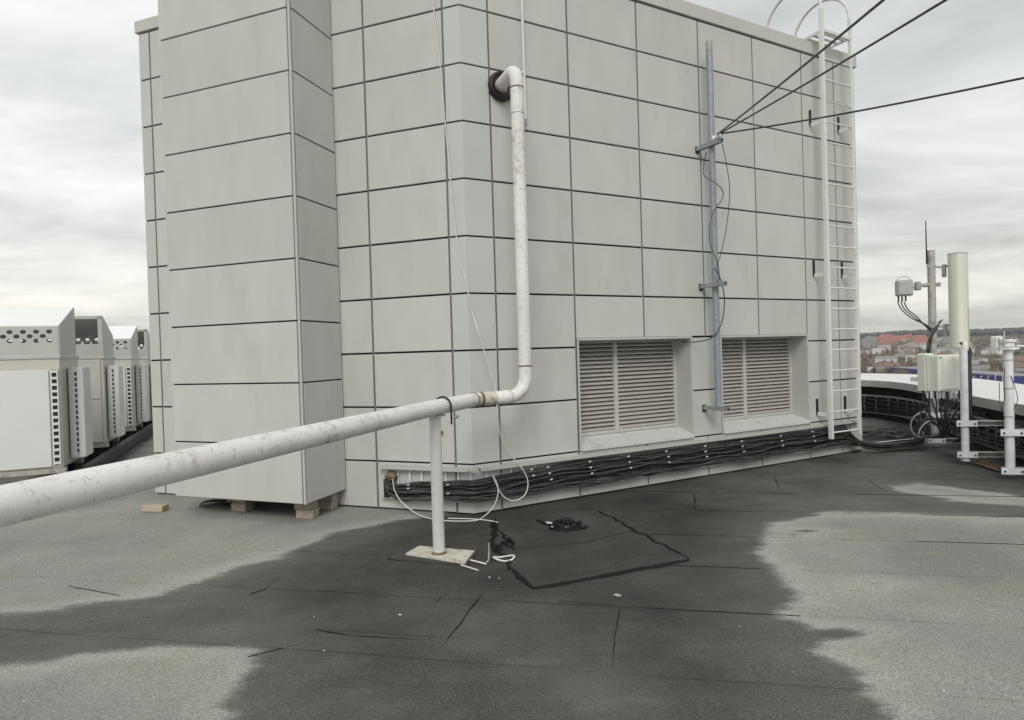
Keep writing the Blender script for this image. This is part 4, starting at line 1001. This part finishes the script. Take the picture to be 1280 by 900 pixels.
q = MB(); q.box((ee.x, ee.y, .04), (.24, .04, .06)); q.obj('pole_clamp', 'galv', ar)
for k in range(3): q = MB(); q.tube([(-.08 + .05 * k, 0, -.12), (-.08 + .05 * k, 0, -.21)], .013, 8); q.obj('connector', 'dark_steel', rad)
for k in range(3):
    a = at_y(1122 + 4 * k, 377, P1.y - .05); y = P1.y - .1
    pts = [a, at_y(1127 + 4 * k, 387, y), at_y(1140 + 3 * k, 398 - k, y), at_y(1156 + k, 405 + 2 * k, y), at_y(1166, 411 + 2 * k, y - .02), at_y(1176 - k, 402 + k, y - .03), at_y(1178 - 2 * k, 400 + k, y - .03), at_y(1170 + k, 410, y - .05), at_y(1163 + k, 421, y - .05), at_y(1159 + 2 * k, 432, y - .02), at_y(1160 + k, 450, y), at_y(1162 + k, 500, y)]
    grp('radio_lead', MB().tube(smooth_path(pts, 5), .009, 7), 'cable', 'black lead looping from the small radio to the weathered pole', 'cable', 'leads of the small radio')
# remote radio head box between the poles
yB = (P1.y + P2.y) / 2 - .35
def rrh(u0, u1, v0, v1, y, dp, rz, lab, m='radio', fins=False):
    a, c_ = at_y(u0, v0, y), at_y(u1, v1, y); w, h = c_.x - a.x, a.z - c_.z
    t = thing('radio_box', lab, 'radio unit', ((a.x + c_.x) / 2, y + dp / 2, (a.z + c_.z) / 2), rz)
    q = MB(); q.box((0, 0, 0), (w, dp, h), ch=.018); q.obj('casing', m, t)
    if fins:
        for k in range(6):
            q = MB(); q.box((-w / 2 + w * (k + .5) / 6, -dp / 2 - .012, 0), (.012, .03, h * .92)); q.obj('fin', m, t)
    else:
        q = MB(); q.box((.02, -dp / 2 - .006, 0), (w * .82, .018, h * .86), ch=.006); q.obj('cover', m, t)
        for sx in (-1, 1):
            for sz in (-1, 1): q = MB(); q.tube([(sx * w * .44, -dp / 2 + .01, sz * h * .44), (sx * w * .44, -dp / 2 - .02, sz * h * .44)], .009, 6); q.obj('screw', 'galv', t)
    return t
b1 = rrh(1168, 1209, 444, 489, yB, .17, .22, 'large cream radio box with many cables hanging beneath')
b2 = rrh(1154, 1169, 442, 490, yB + .12, .16, .22, 'narrow ribbed cream radio box beside the large one', fins=True)
q = MB(); q.box((.05, .16, .1), (.12, .16, .06)); q.obj('mount', 'galv_pale', b1); q = MB(); q.box((.0, .14, -.1), (.12, .14, .06)); q.obj('mount', 'galv_pale', b2)
rr = random.Random(33)
for k in range(11):
    u = 1154 + 5.0 * k; y = yB + (.14 if k < 2 else .04); a = at_y(u, 490, y)
    conn = MB(); conn.tube([a + Vector((0, 0, .02)), a - Vector((0, 0, .09))], .015, 8)
    t = thing('feeder_cable', 'black feeder cable drooping from beneath the cream radio boxes', 'cable', a, group='feeder cables under the radio boxes')
    loc_(conn.obj('connector', 'clip' if k % 3 else 'dark_steel', t), a)
    v1 = 515 + rr.uniform(-6, 12); ue = 1186 + rr.uniform(-12, 10)
    pts = [a - Vector((0, 0, .08)), at_y(u + 1.5, 502, y), at_y(u * .8 + ue * .2 + rr.uniform(-3, 3), v1, y + .05), at_y(u * .35 + ue * .65, 531 + rr.uniform(-5, 4), y + .15), at_y(ue, 544 + rr.uniform(-3, 3), y + .3), at_y(ue - rr.uniform(5, 25), 547, y + .75)]
    loc_(MB().tube(smooth_path(pts, 5), .0125, 8).obj('sheath', 'cable', t), a)
for k in range(4):
    y = P2.y + .12
    pts = [at_y(1200 + 2 * k, 428, y), at_y(1207 + 2 * k, 438, y), at_y(1210 + k, 455, y), at_y(1211 + k, 500, y), at_y(1209 + k, 530, y + .05), at_y(1200 + 3 * k, 548, y + .25), at_y(1190 + 4 * k, 552, y + .5)]
    grp('antenna_feeder', MB().tube(smooth_path(pts, 5), .014, 8), 'cable', 'black feeder running down the short pole from the panel antenna', 'cable', 'feeders behind the short pale pole')
g = at_y(1206, 433, P2.y + .1)
gp = thing('gps_antenna', 'little white cone shaped antenna above the short pale pole', 'antenna', g)
q = MB(); q.tube([(0, 0, -.06), (0, 0, -.045), (0, 0, .0), (0, 0, .05), (0, 0, .075)], .04, 16, rad=[.036, .046, .044, .028, .006]); q.obj('radome', 'white_paint', gp)
q = MB(); q.tube([(0, 0, -.06), (0, 0, -.30)], .012, 8); q.obj('stem', 'dark_steel', gp)
for k, px in enumerate(([(1256, 460), (1255, 480), (1256, 497), (1253, 512), (1256, 524)], [(1264, 470), (1270, 488), (1272, 500), (1268, 512)], [(1249, 478), (1250, 505), (1254, 518)])):
    grp('pole_wire', MB().tube(smooth_path([at_y(u, v, P3.y - .06) for u, v in px], 5), .004, 7), 'cable', 'thin black wire sagging beside the flanged pole', 'wire', 'thin wires on the flanged pole')
rr = random.Random(61)
for k in range(11):
    a = on_z(1066 + rr.uniform(-4, 6), 546 + rr.uniform(-5, 5), .05); c_ = on_z(1172 + rr.uniform(-8, 14), 540 + rr.uniform(-6, 8), .05); pts = []; ph = rr.uniform(0, 6)
    for t in np.linspace(0, 1, 14):
        p = a.lerp(c_, t); p.y += .16 * math.sin(t * 5 + ph) + rr.uniform(-.06, .06); p.x += rr.uniform(-.05, .05); p.z = .03 + .02 * (k % 4) + .05 * max(0, math.sin(t * 9 + ph * 2)); pts.append(p)
    grp('stray_cable', MB().tube(smooth_path(pts, 4), rr.uniform(.009, .014), 7), 'cable', 'loose black cable lying in the tangle between the ladder and masts', 'cable', 'tangled cables on the roof')
for k in range(5):
    c_ = at_y(1156 + rr.uniform(-4, 10), 520 + rr.uniform(-6, 10), P1.y - .15); R_ = rr.uniform(.09, .16); ph = rr.uniform(0, 6)
    pts = [c_ + Vector((R_ * math.cos(a_ + ph), .12 * math.sin(a_ * .7 + k), R_ * 1.1 * math.sin(a_ + ph) - .02 * a_)) for a_ in np.linspace(0, 8, 26)]
    grp('cable_loop', MB().tube(smooth_path(pts, 2), .010, 7), 'cable' if k else 'galv_pale', 'coiled slack cable hanging at the foot of the weathered pole', 'cable', 'slack cable loops by the weathered pole')
# low pale kerb strip across the roof by the masts and stray rusty angle
a, c_ = on_z(1064, 561, .0), on_z(1166, 551, .0); d_ = (c_ - a).normalized(); mid = (a + c_) / 2
q = MB(); q.box((0, 0, .034), ((c_ - a).length, .05, .066), ch=.006)
tag(q.obj('concrete_strip', 'galv_pale', None, mid, math.atan2(d_.y, d_.x)), 'low pale trunking strip on the roof below the black cables', 'trunking')
a, c_ = on_z(1218, 578, .03), on_z(1250, 588, .03); d_ = (c_ - a).normalized()
q = MB(); q.box((0, 0, 0), ((c_ - a).length, .06, .006)); q.box((0, .028, .022), ((c_ - a).length, .006, .05))
tag(q.obj('steel_angle', 'rust', None, (a + c_) / 2, math.atan2(d_.y, d_.x)), 'rusty steel angle lying by the foot of the short pole', 'steel angle')

# ================================================================== ROOFTOP AIR UNITS
H0 = on_z(80, 588, .32); e2 = Vector((-.372, .928)).normalized(); e1_ = Vector((e2.y, -e2.x)); hang = math.atan2(e1_.y, e1_.x)
def perf(w, z0, z1, holes_z, px, r):
    """sheet with real staggered holes, local x from -w to 0"""
    q = MB(); rh = .058; zz = z0; n16 = 16
    def rect(x0, x1, a, c_):
        if x1 > x0 + 1e-6 and c_ > a + 1e-6: q.add([(x0, 0, a), (x1, 0, a), (x1, 0, c_), (x0, 0, c_)], [(0, 1, 2, 3)])
    for k, hz in enumerate(holes_z):
        a, c_ = hz - rh / 2, hz + rh / 2
        rect(-w, 0, zz, a); x = -.035 - (px / 2 if k % 2 else 0); rect(x, 0, a, c_)
        while x - px > -w:
            cx = x - px / 2; A_, B_ = px / 2, rh / 2
            key = [(A_, 0), (A_, B_), (0, B_), (-A_, B_), (-A_, 0), (-A_, -B_), (0, -B_), (A_, -B_)]; bd = []
            for t in range(8): p_, n_ = key[t], key[(t + 1) % 8]; bd += [p_, ((p_[0] + n_[0]) / 2, (p_[1] + n_[1]) / 2)]
            oc = [(cx + r * math.cos(2 * math.pi * t / n16), 0, hz + r * .80 * math.sin(2 * math.pi * t / n16)) for t in range(n16)]
            q.add(oc + [(cx + p_[0], 0, hz + p_[1]) for p_ in bd], [(t, (t + 1) % n16, n16 + (t + 1) % n16, n16 + t) for t in range(n16)])
            x -= px
        rect(-w, x, a, c_); zz = c_
    rect(-w, 0, zz, z1)
    return q
hv_lab = ['white air unit with perforated hood front and slatted strip, beside the pipe', 'beige fronted air unit with an open dark hood mouth', 'white air unit with perforated hood behind the beige one', 'rearmost air unit with open hood beside the wall corner']
UW = 2.3
for ui, (s0, flip) in enumerate(((0, 0), (2.70, 1), (5.45, 0), (7.75, 1))):
    org = Vector((H0.x, H0.y)) + e2 * s0; D = .95
    t = thing('air_unit', hv_lab[ui], 'air conditioner', (org.x, org.y, 0), hang, 'rooftop air units')
    z0, zm, zl, zp = .36, 1.815, 2.225, 2.53
    q = MB(); q.box((-UW / 2, D / 2, (z0 + zm) / 2), (UW, D, zm - z0), ch=.01); q.obj('body', 'hvac_beige', t)
    q = MB(); q.box((-UW / 2, D / 2, zm + .006), (UW + .03, D + .03, .05), ch=.008); q.obj('top_rim', 'hvac_grey', t)
    # hood: low perforated end and tall open end
    y0, y1 = (0.0, .82) if not flip else (.82, 0.0)
    zb2 = zm + .031
    q = perf(UW, zb2, zl, (zl - .185, zl - .127, zl - .069), .142, .034); q.obj('perforated_panel', 'hvac_grey', t, (0, y0, 0))
    for x in (0, -UW):
        q = MB(); th = .014
        pr = [(y0, zb2), (y1, zb2), (y1, zp), (y0, zl)]
        q.add([(x + th / 2, y, z) for y, z in pr] + [(x - th / 2, y, z) for y, z in pr], [(0, 1, 2, 3), (7, 6, 5, 4), (0, 4, 5, 1), (1, 5, 6, 2), (2, 6, 7, 3), (3, 7, 4, 0)]); q.obj('hood_side', 'hvac_grey', t)
    q = MB(); q.add([(-UW, y0, zl), (0, y0, zl), (0, y1, zp), (-UW, y1, zp), (-UW, y0, zl + .012), (0, y0, zl + .012), (0, y1, zp + .012), (-UW, y1, zp + .012)], [(0, 1, 2, 3), (7, 6, 5, 4), (0, 4, 5, 1), (1, 5, 6, 2), (2, 6, 7, 3), (3, 7, 4, 0)]); q.obj('hood_top', 'hood_white', t)
    zo = zb2 + .21; sg = -1 if y1 == 0 else 1
    q = MB(); q.box((-UW / 2, y1, (zb2 + zo) / 2), (UW, .014, zo - zb2))
    for x in (-.035, -UW + .035): q.box((x, y1 + sg * .002, (zo + zp) / 2), (.07, .018, zp - zo))
    q.box((-UW / 2, y1 + sg * .002, zp - .025), (UW, .018, .05)); q.obj('mouth_frame', 'hvac_grey', t)
    q = MB(); q.box((-UW / 2, .41, zb2 + .01), (UW - .05, .76, .02)); q.obj('fan_deck', 'dark', t)
    if not flip:
        q = MB(); q.box((-.125 - (UW - .2) / 2, -.012, (z0 + 1.67) / 2), (UW - .2, .024, 1.67 - z0 - .04), ch=.006); q.obj('front_panel', 'hvac_white', t)
        q = MB(); q.box((-.062, -.006, 1.03), (.06, .012, 1.24)); q.obj('grille_back', 'dark', t)
        q = MB(); q.box((-.098, -.016, 1.03), (.014, .03, 1.26)); q.box((-.028, -.016, 1.03), (.014, .03, 1.26)); q.obj('grille_frame', 'hvac_white', t)
        mm = MB(); mm.box((0, 0, 0), (.064, .03, .032)); mm = mm.mesh('grille_bar'); mm.materials.append(MT['hvac_white'])
        for k in range(15): link('grille_bar', mm, None, t, (-.062, -.018, .43 + .0857 * k))
    else:
        for a, c_ in ((z0 + .02, 1.10), (1.12, 1.79)):
            q = MB(); q.box((-.05 - (UW - .1) / 2, -.008, (a + c_) / 2), (UW - .1, .016, c_ - a), ch=.004); q.obj('front_panel', 'hvac_beige', t)
    # coil case on the right-hand side with slotted front edge
    y0c = .30 if not flip else .12
    q = MB(); q.box((.105, y0c + .21, 1.06), (.18, .42, 1.24), ch=.008); cc = q.obj('coil_case', 'hvac_white', t)
    q = MB(); q.box((.105, y0c - .004, 1.06), (.022, .01, 1.16)); q.obj('slot', 'dark', cc)
    mm = MB(); mm.box((0, 0, 0), (.026, .014, .024)); mm = mm.mesh('slot_bar'); mm.materials.append(MT['hvac_white'])
    for k in range(16): link('slot_bar', mm, None, cc, (.105, y0c - .006, .50 + .075 * k))
    # feet and steel frame
    q = MB()
    for y in (.04, D - .04): q.box((-UW / 2, y, .325), (UW + .05, .08, .068))
    q.obj('base_channel', 'galv_rust', t)
    for x in (-.12, -UW + .12):
        for y in (.1, D - .1): q = MB(); q.box((x, y, .15), (.12, .12, .29)); q.obj('leg', 'dark_steel', t)
for x in (.05, -.35, -1.9):
    a = Vector((H0.x, H0.y)) + e1_ * (x + .1) - e2 * .3; ln = 9.8
    p = a + e2 * ln / 2; q = MB()
    for z, w in ((.282, .12), (.10, .12)): q.box((0, 0, z), (w, ln, .014))
    q.box((0, 0, .19), (.014, ln, .17))
    tag(q.obj('steel_beam', 'dark_steel', None, (p.x, p.y, 0), hang), ('dark steel beam running under the air units on ' + ('the wall side' if x > 0 else 'the middle line' if x > -1 else 'the outer side')), 'beam')

# ================================================================== THE TOWN BELOW
GZ = -33.0
def hsh(x, y):
    return (math.sin(x * .0021 + 1.3) + math.sin(y * .0017 - .4) + .6 * math.sin(x * .0053 + y * .0041) + .35 * math.sin(x * .011 - y * .013)) / 2.95
def sst(a, c_, x): t = max(0, min(1, (x - a) / (c_ - a))); return t * t * (3 - 2 * t)
def tz(x, y):
    r = math.hypot(x, y)
    return GZ + 44 * sst(900, 2300, r) + (4 + 14 * sst(600, 2200, r)) * hsh(x, y) * sst(300, 900, r)
MT['land'] = mat('rough_grass_land', (0.115, 0.10, 0.070), 0.95, var=0.35, scale=.02, dirt=(0.07, 0.075, 0.045), dirt_amt=.7, dirt_scale=.012, dirt_thr=.48)
q = MB(); rs_ = [0, 120, 250, 400, 550, 700, 850, 1000, 1150, 1300, 1450, 1600, 1800, 2000, 2300, 2700, 3300, 4200, 5200]; na = 120
vs = [(r * math.sin(2 * math.pi * k / na), r * math.cos(2 * math.pi * k / na), tz(r * math.sin(2 * math.pi * k / na), r * math.cos(2 * math.pi * k / na)) if r < 5000 else -20) for r in rs_[1:] for k in range(na)]
q.add([(0, 0, GZ)] + vs, [(0, 1 + (k + 1) % na, 1 + k) for k in range(na)] + [(1 + i * na + k, 1 + i * na + (k + 1) % na, 1 + (i + 1) * na + (k + 1) % na, 1 + (i + 1) * na + k) for i in range(len(rs_) - 2) for k in range(na)], True)
struct(q.obj('terrain', 'land'))
q = MB(); q.prism([(p[0] * .99, p[1] * .99) for p in PAR], GZ - 2, -.52); grp('tower_block', q, 'coping', 'tower block whose flat roof everything stands on', 'building')
def az(u): r = ray(u, 424); return math.atan2(r.x, r.y)
def polar(u, r): a = az(u); return Vector((r * math.sin(a), r * math.cos(a)))
for nm, cl in (('cream_render', (.52, .48, .40)), ('white_render', (.62, .61, .57)), ('grey_render', (.34, .35, .36)), ('brick_render', (.30, .20, .15))): MT[nm] = mat(nm, cl, .85, var=.08, scale=.3)
MT['red_roof'] = mat('red_roof_tiles', (.34, .115, .085), .8, var=.15, scale=.5); MT['grey_roof'] = mat('grey_roof_sheet', (.26, .26, .26), .7, var=.1, scale=.3); MT['brown_roof'] = mat('brown_roof_tiles', (.20, .13, .10), .8, var=.15, scale=.5)
MT['win'] = mat('dark_window_glass', (.05, .06, .07), .2); MT['blue'] = mat('blue_cladding', (.030, .036, .20), .5, var=.1, scale=.2)
def house(u, r, w, d, h, wm, rm, lab, rot=None, roof=.35, wins=True, group='houses on the far hillside'):
    p = polar(u, r); z = tz(p.x, p.y) - 1.0
    t = thing('house', lab, 'house', (p.x, p.y, z), -az(u) + (rot if rot is not None else random.uniform(-.5, .5)), group)
    q = MB(); q.box((0, 0, (h + 1) / 2), (w, d, h + 1)); q.obj('wall', wm, t)
    H = h + 1; q = MB(); rh = d * roof
    if roof > 0: q.add([(-w / 2 - .5, -d / 2 - .5, H), (w / 2 + .5, -d / 2 - .5, H), (w / 2 + .5, d / 2 + .5, H), (-w / 2 - .5, d / 2 + .5, H), (-w / 2 + d * .2, 0, H + rh), (w / 2 - d * .2, 0, H + rh)], [(0, 1, 5, 4), (1, 2, 5), (2, 3, 4, 5), (3, 0, 4), (3, 2, 1, 0)])
    else: q.box((0, 0, H + .3), (w + .4, d + .4, .6))
    q.obj('roof', rm, t)
    if wins:
        nf = max(1, int(h / 3)); nw = max(2, int(w / 4))
        mm = MB(); mm.box((0, 0, 0), (1.5, .12, 1.6)); mm = mm.mesh('window'); mm.materials.append(MT['win'])
        for fl in range(nf):
            for k in range(nw): link('window', mm, None, t, (-w / 2 + w * (k + .5) / nw, -d / 2 - .03, 2.4 + fl * 3.0))
    return t
rr = random.Random(77)
for k in range(16):
    u = 1098 + rr.uniform(0, 62); r = 1500 + 30 * k + rr.uniform(-10, 10)
    house(u, r, rr.uniform(16, 34), rr.uniform(11, 15), rr.uniform(5, 9), rr.choice(('cream_render', 'cream_render', 'brick_render')), 'red_roof', 'cream house with bright red roof in the red roofed cluster on the hill', rr.uniform(-.35, .35), .42, wins=False, group='red roofed houses on the hill')
for k, u in enumerate((1081, 1086, 1091.5)):
    house(u, 1450 + 40 * k, 9, 12, 21 + 2 * (k % 2), 'grey_render', 'grey_roof', 'grey apartment tower beside the red roofed cluster', .1, 0, True, 'grey towers on the hill')
for k in range(70):
    u = rr.uniform(1072, 1330); r = rr.uniform(650, 1450)
    house(u, r, rr.uniform(9, 24), rr.uniform(8, 12), rr.uniform(6, 11), rr.choice(('white_render', 'cream_render', 'white_render', 'grey_render')), rr.choice(('grey_roof', 'brown_roof', 'grey_roof', 'brown_roof')), 'pale low house among bare trees below the hill', None, rr.choice((.3, .35, 0)), False, 'pale houses among the trees')
for k, (u, r, w, h) in enumerate(((1176, 1500, 12, 17), (1183, 1480, 14, 20), (1228, 980, 26, 6), (1262, 900, 40, 6), (1205, 1250, 18, 10), (1242, 1150, 30, 8))):
    house(u, r, w, 12, h, 'white_render' if k != 1 else 'grey_render', 'grey_roof', ('white flat roofed block standing out among the far trees', 'tall grey block beside a white one below the forest')[k == 1], .1, 0, k < 2, 'flat roofed blocks in the valley')
# long blue hall
a, c_ = polar(1112, 640), polar(1262, 470); d_ = (c_ - a); ln = d_.length; mid = (a + c_) / 2; zc = at_y(1230, 484, 1).z
zt_ = HC + (at_y(1232, 466.5, 100).z - HC) / 100 * (polar(1232, 505).y)
hall = thing('blue_hall', 'long blue clad hall with pale lower band beyond the parapet', 'hall', (mid.x, mid.y, zt_ - 12), math.atan2(d_.y, d_.x))
q = MB(); q.box((0, 10, 3.2), (ln, 20, 6.4)); q.obj('lower_wall', 'white_render', hall)
for k in range(9):
    w = ln / 9; q = MB(); q.box((-ln / 2 + w * (k + .5), 9.8, 9.0), (w - .35, 21, 5.2)); q.obj('blue_panel', 'blue', hall)
q = MB(); q.box((0, 10, 11.75), (ln, 20, .3)); q.obj('roof', 'grey_roof', hall)
mm = MB(); mm.box((0, 0, 0), (1.6, .2, 2.2)); mm = mm.mesh('window'); mm.materials.append(MT['win'])
for k in range(30): link('window', mm, None, hall, (-ln / 2 + ln * (k + .5) / 30, -.05, 3.8))
for k in range(5):
    p = polar(1216 + 9 * k, 430 - 6 * k); z = tz(p.x, p.y); h_ = HC + (at_y(1232, 470, 100).z - HC) / 100 * p.y - z
    t = thing('lamp_post', 'thin white post standing in front of the blue hall', 'post', (p.x, p.y, z), group='posts before the blue hall')
    q = MB(); q.tube([(0, 0, -1), (0, 0, h_)], .16, 6); q.obj('column', 'white_render', t); q = MB(); q.box((.4, 0, h_), (1.2, .3, .2)); q.obj('lamp_head', 'white_render', t)

# trees
MT['bark'] = mat('bare_bark', (.085, .066, .05), .95, var=.2, scale=1)
def leafmat(n, c): MT[n] = mat(n, c, .95, var=.35, scale=.35, rnd=.25)
leafmat('twig_brown', (.20, .155, .115)); leafmat('twig_ochre', (.24, .20, .13)); leafmat('needle_green', (.055, .065, .035)); leafmat('forest_dark', (.06, .068, .06))
def tree_meshes(seed, conifer=False):
    r_ = random.Random(seed); q = MB()
    q.tube([(0, 0, -1), (.1, 0, 2.5), (.0, .1, 6)], .3, 6, rad=[.34, .26, .1])
    for k in range(7):
        a = r_.uniform(0, 6.28); h = r_.uniform(2.2, 5.5); q.tube([(0, 0, h), (1.2 * math.cos(a), 1.2 * math.sin(a), h + 1.6), (2.2 * math.cos(a), 2.2 * math.sin(a), h + 3)], .1, 4, rad=[.11, .07, .03])
    tr = q.mesh('trunk'); tr.materials.append(MT['bark'])
    q = MB()
    for k in range(260 if not conifer else 200):
        if conifer: h = r_.uniform(1.2, 11); R_ = (11.5 - h) * .26 * math.sqrt(r_.random()); a = r_.uniform(0, 6.28); c_ = Vector((R_ * math.cos(a), R_ * math.sin(a), h)); s_ = .55
        else:
            dv = Vector((r_.gauss(0, 1), r_.gauss(0, 1), r_.gauss(0, 1))).normalized() * (r_.random() ** .4); lob = 1 + .3 * math.sin(3 * math.atan2(dv.y, dv.x) + seed); c_ = Vector((dv.x * 3.4 * lob, dv.y * 3.4 * lob, 6.2 + dv.z * 3.8)); s_ = .5
        n1_ = Vector((r_.gauss(0, 1), r_.gauss(0, 1), r_.gauss(0, 1))).normalized(); u_ = n1_.orthogonal().normalized() * s_ * r_.uniform(.6, 1.3); w_ = n1_.cross(u_) * r_.uniform(.5, 1)
        q.add([c_ - u_, c_ - w_ * .6, c_ + u_, c_ + w_], [(0, 1, 2, 3)])
    return tr, q.mesh('crown')
TM = [tree_meshes(k) for k in range(4)]; CM = tree_meshes(9, True)
crowns = {}
for mn in ('twig_brown', 'twig_ochre'):
    for k in range(4): c_ = TM[k][1].copy(); c_.materials.append(MT[mn]); crowns[(mn, k)] = c_
CM[1].materials.append(MT['needle_green'])
for k in range(170):
    u = rr.uniform(1070, 1340); r = rr.uniform(560, 1420) if k > 60 else rr.uniform(520, 800)
    p = polar(u, r); con = k % 17 == 0; mn = rr.choice(('twig_brown', 'twig_brown', 'twig_ochre')); i = rr.randrange(4)
    lab = 'dark green conifer among the bare trees in the valley' if con else ('bare brown tree in the valley beyond the parapet' if mn == 'twig_brown' else 'ochre tinted bare tree in the valley beyond the parapet')
    t = thing('tree', lab, 'tree', (p.x, p.y, tz(p.x, p.y) - .5), rr.uniform(0, 6), 'conifers in the valley' if con else 'bare trees in the valley' if mn == 'twig_brown' else 'ochre trees in the valley')
    sc = rr.uniform(.75, 1.35); t.scale = (sc * 1.15, sc * 1.15, sc)
    link('trunk', TM[i][0], None, t); link('crown', CM[1] if con else crowns[(mn, i)], None, t)
# far forest and brush read as one mass
def mass(name, n, rfun, ufun, s0, s1, m, lab, seed):
    r_ = random.Random(seed); q = MB()
    for k in range(n):
        u = ufun(r_); r = rfun(r_); p = polar(u, r); z = tz(p.x, p.y); s_ = r_.uniform(s0, s1)
        top = Vector((p.x, p.y, z + s_ * 2.1)); ring_ = []
        for j in range(5): a = j * 1.2566 + r_.random(); ring_.append(Vector((p.x + s_ * r_.uniform(.6, 1.1) * math.cos(a), p.y + s_ * r_.uniform(.6, 1.1) * math.sin(a), z + s_ * r_.uniform(.8, 1.5))))
        bt = Vector((p.x, p.y, z - 1)); o_ = [top] + ring_ + [bt]
        q.add(o_, [(0, 1 + j, 1 + (j + 1) % 5) for j in range(5)] + [(6, 1 + (j + 1) % 5, 1 + j) for j in range(5)])
    o = q.obj(name, m); o['kind'] = 'stuff'; o['label'] = lab; o['category'] = 'vegetation'
mass('forest', 5200, lambda r_: r_.uniform(2050, 3000), lambda r_: r_.uniform(1040, 1400), 5, 9, 'forest_dark', 'dark forest along the far ridge', 1)
mass('brush', 1800, lambda r_: r_.uniform(420, 1900), lambda r_: r_.uniform(1040, 1400), 2, 4.5, 'twig_brown', 'brown brushwood filling the valley between the houses', 2)

# ================================================================== THE AIR
hm = bpy.data.materials.new('haze_air'); hm.use_nodes = True; hn = hm.node_tree.nodes; hn.clear()
pv = hn.new('ShaderNodeVolumePrincipled'); pv.inputs['Color'].default_value = (.86, .90, .93, 1); pv.inputs['Density'].default_value = 0.00014; pv.inputs['Anisotropy'].default_value = 0.2
ho_ = hn.new('ShaderNodeOutputMaterial'); hm.node_tree.links.new(pv.outputs[0], ho_.inputs['Volume'])
q = MB(); q.box((0, 0, 45), (10600, 10600, 250)); hz = q.obj('haze', hm); hz['kind'] = 'stuff'
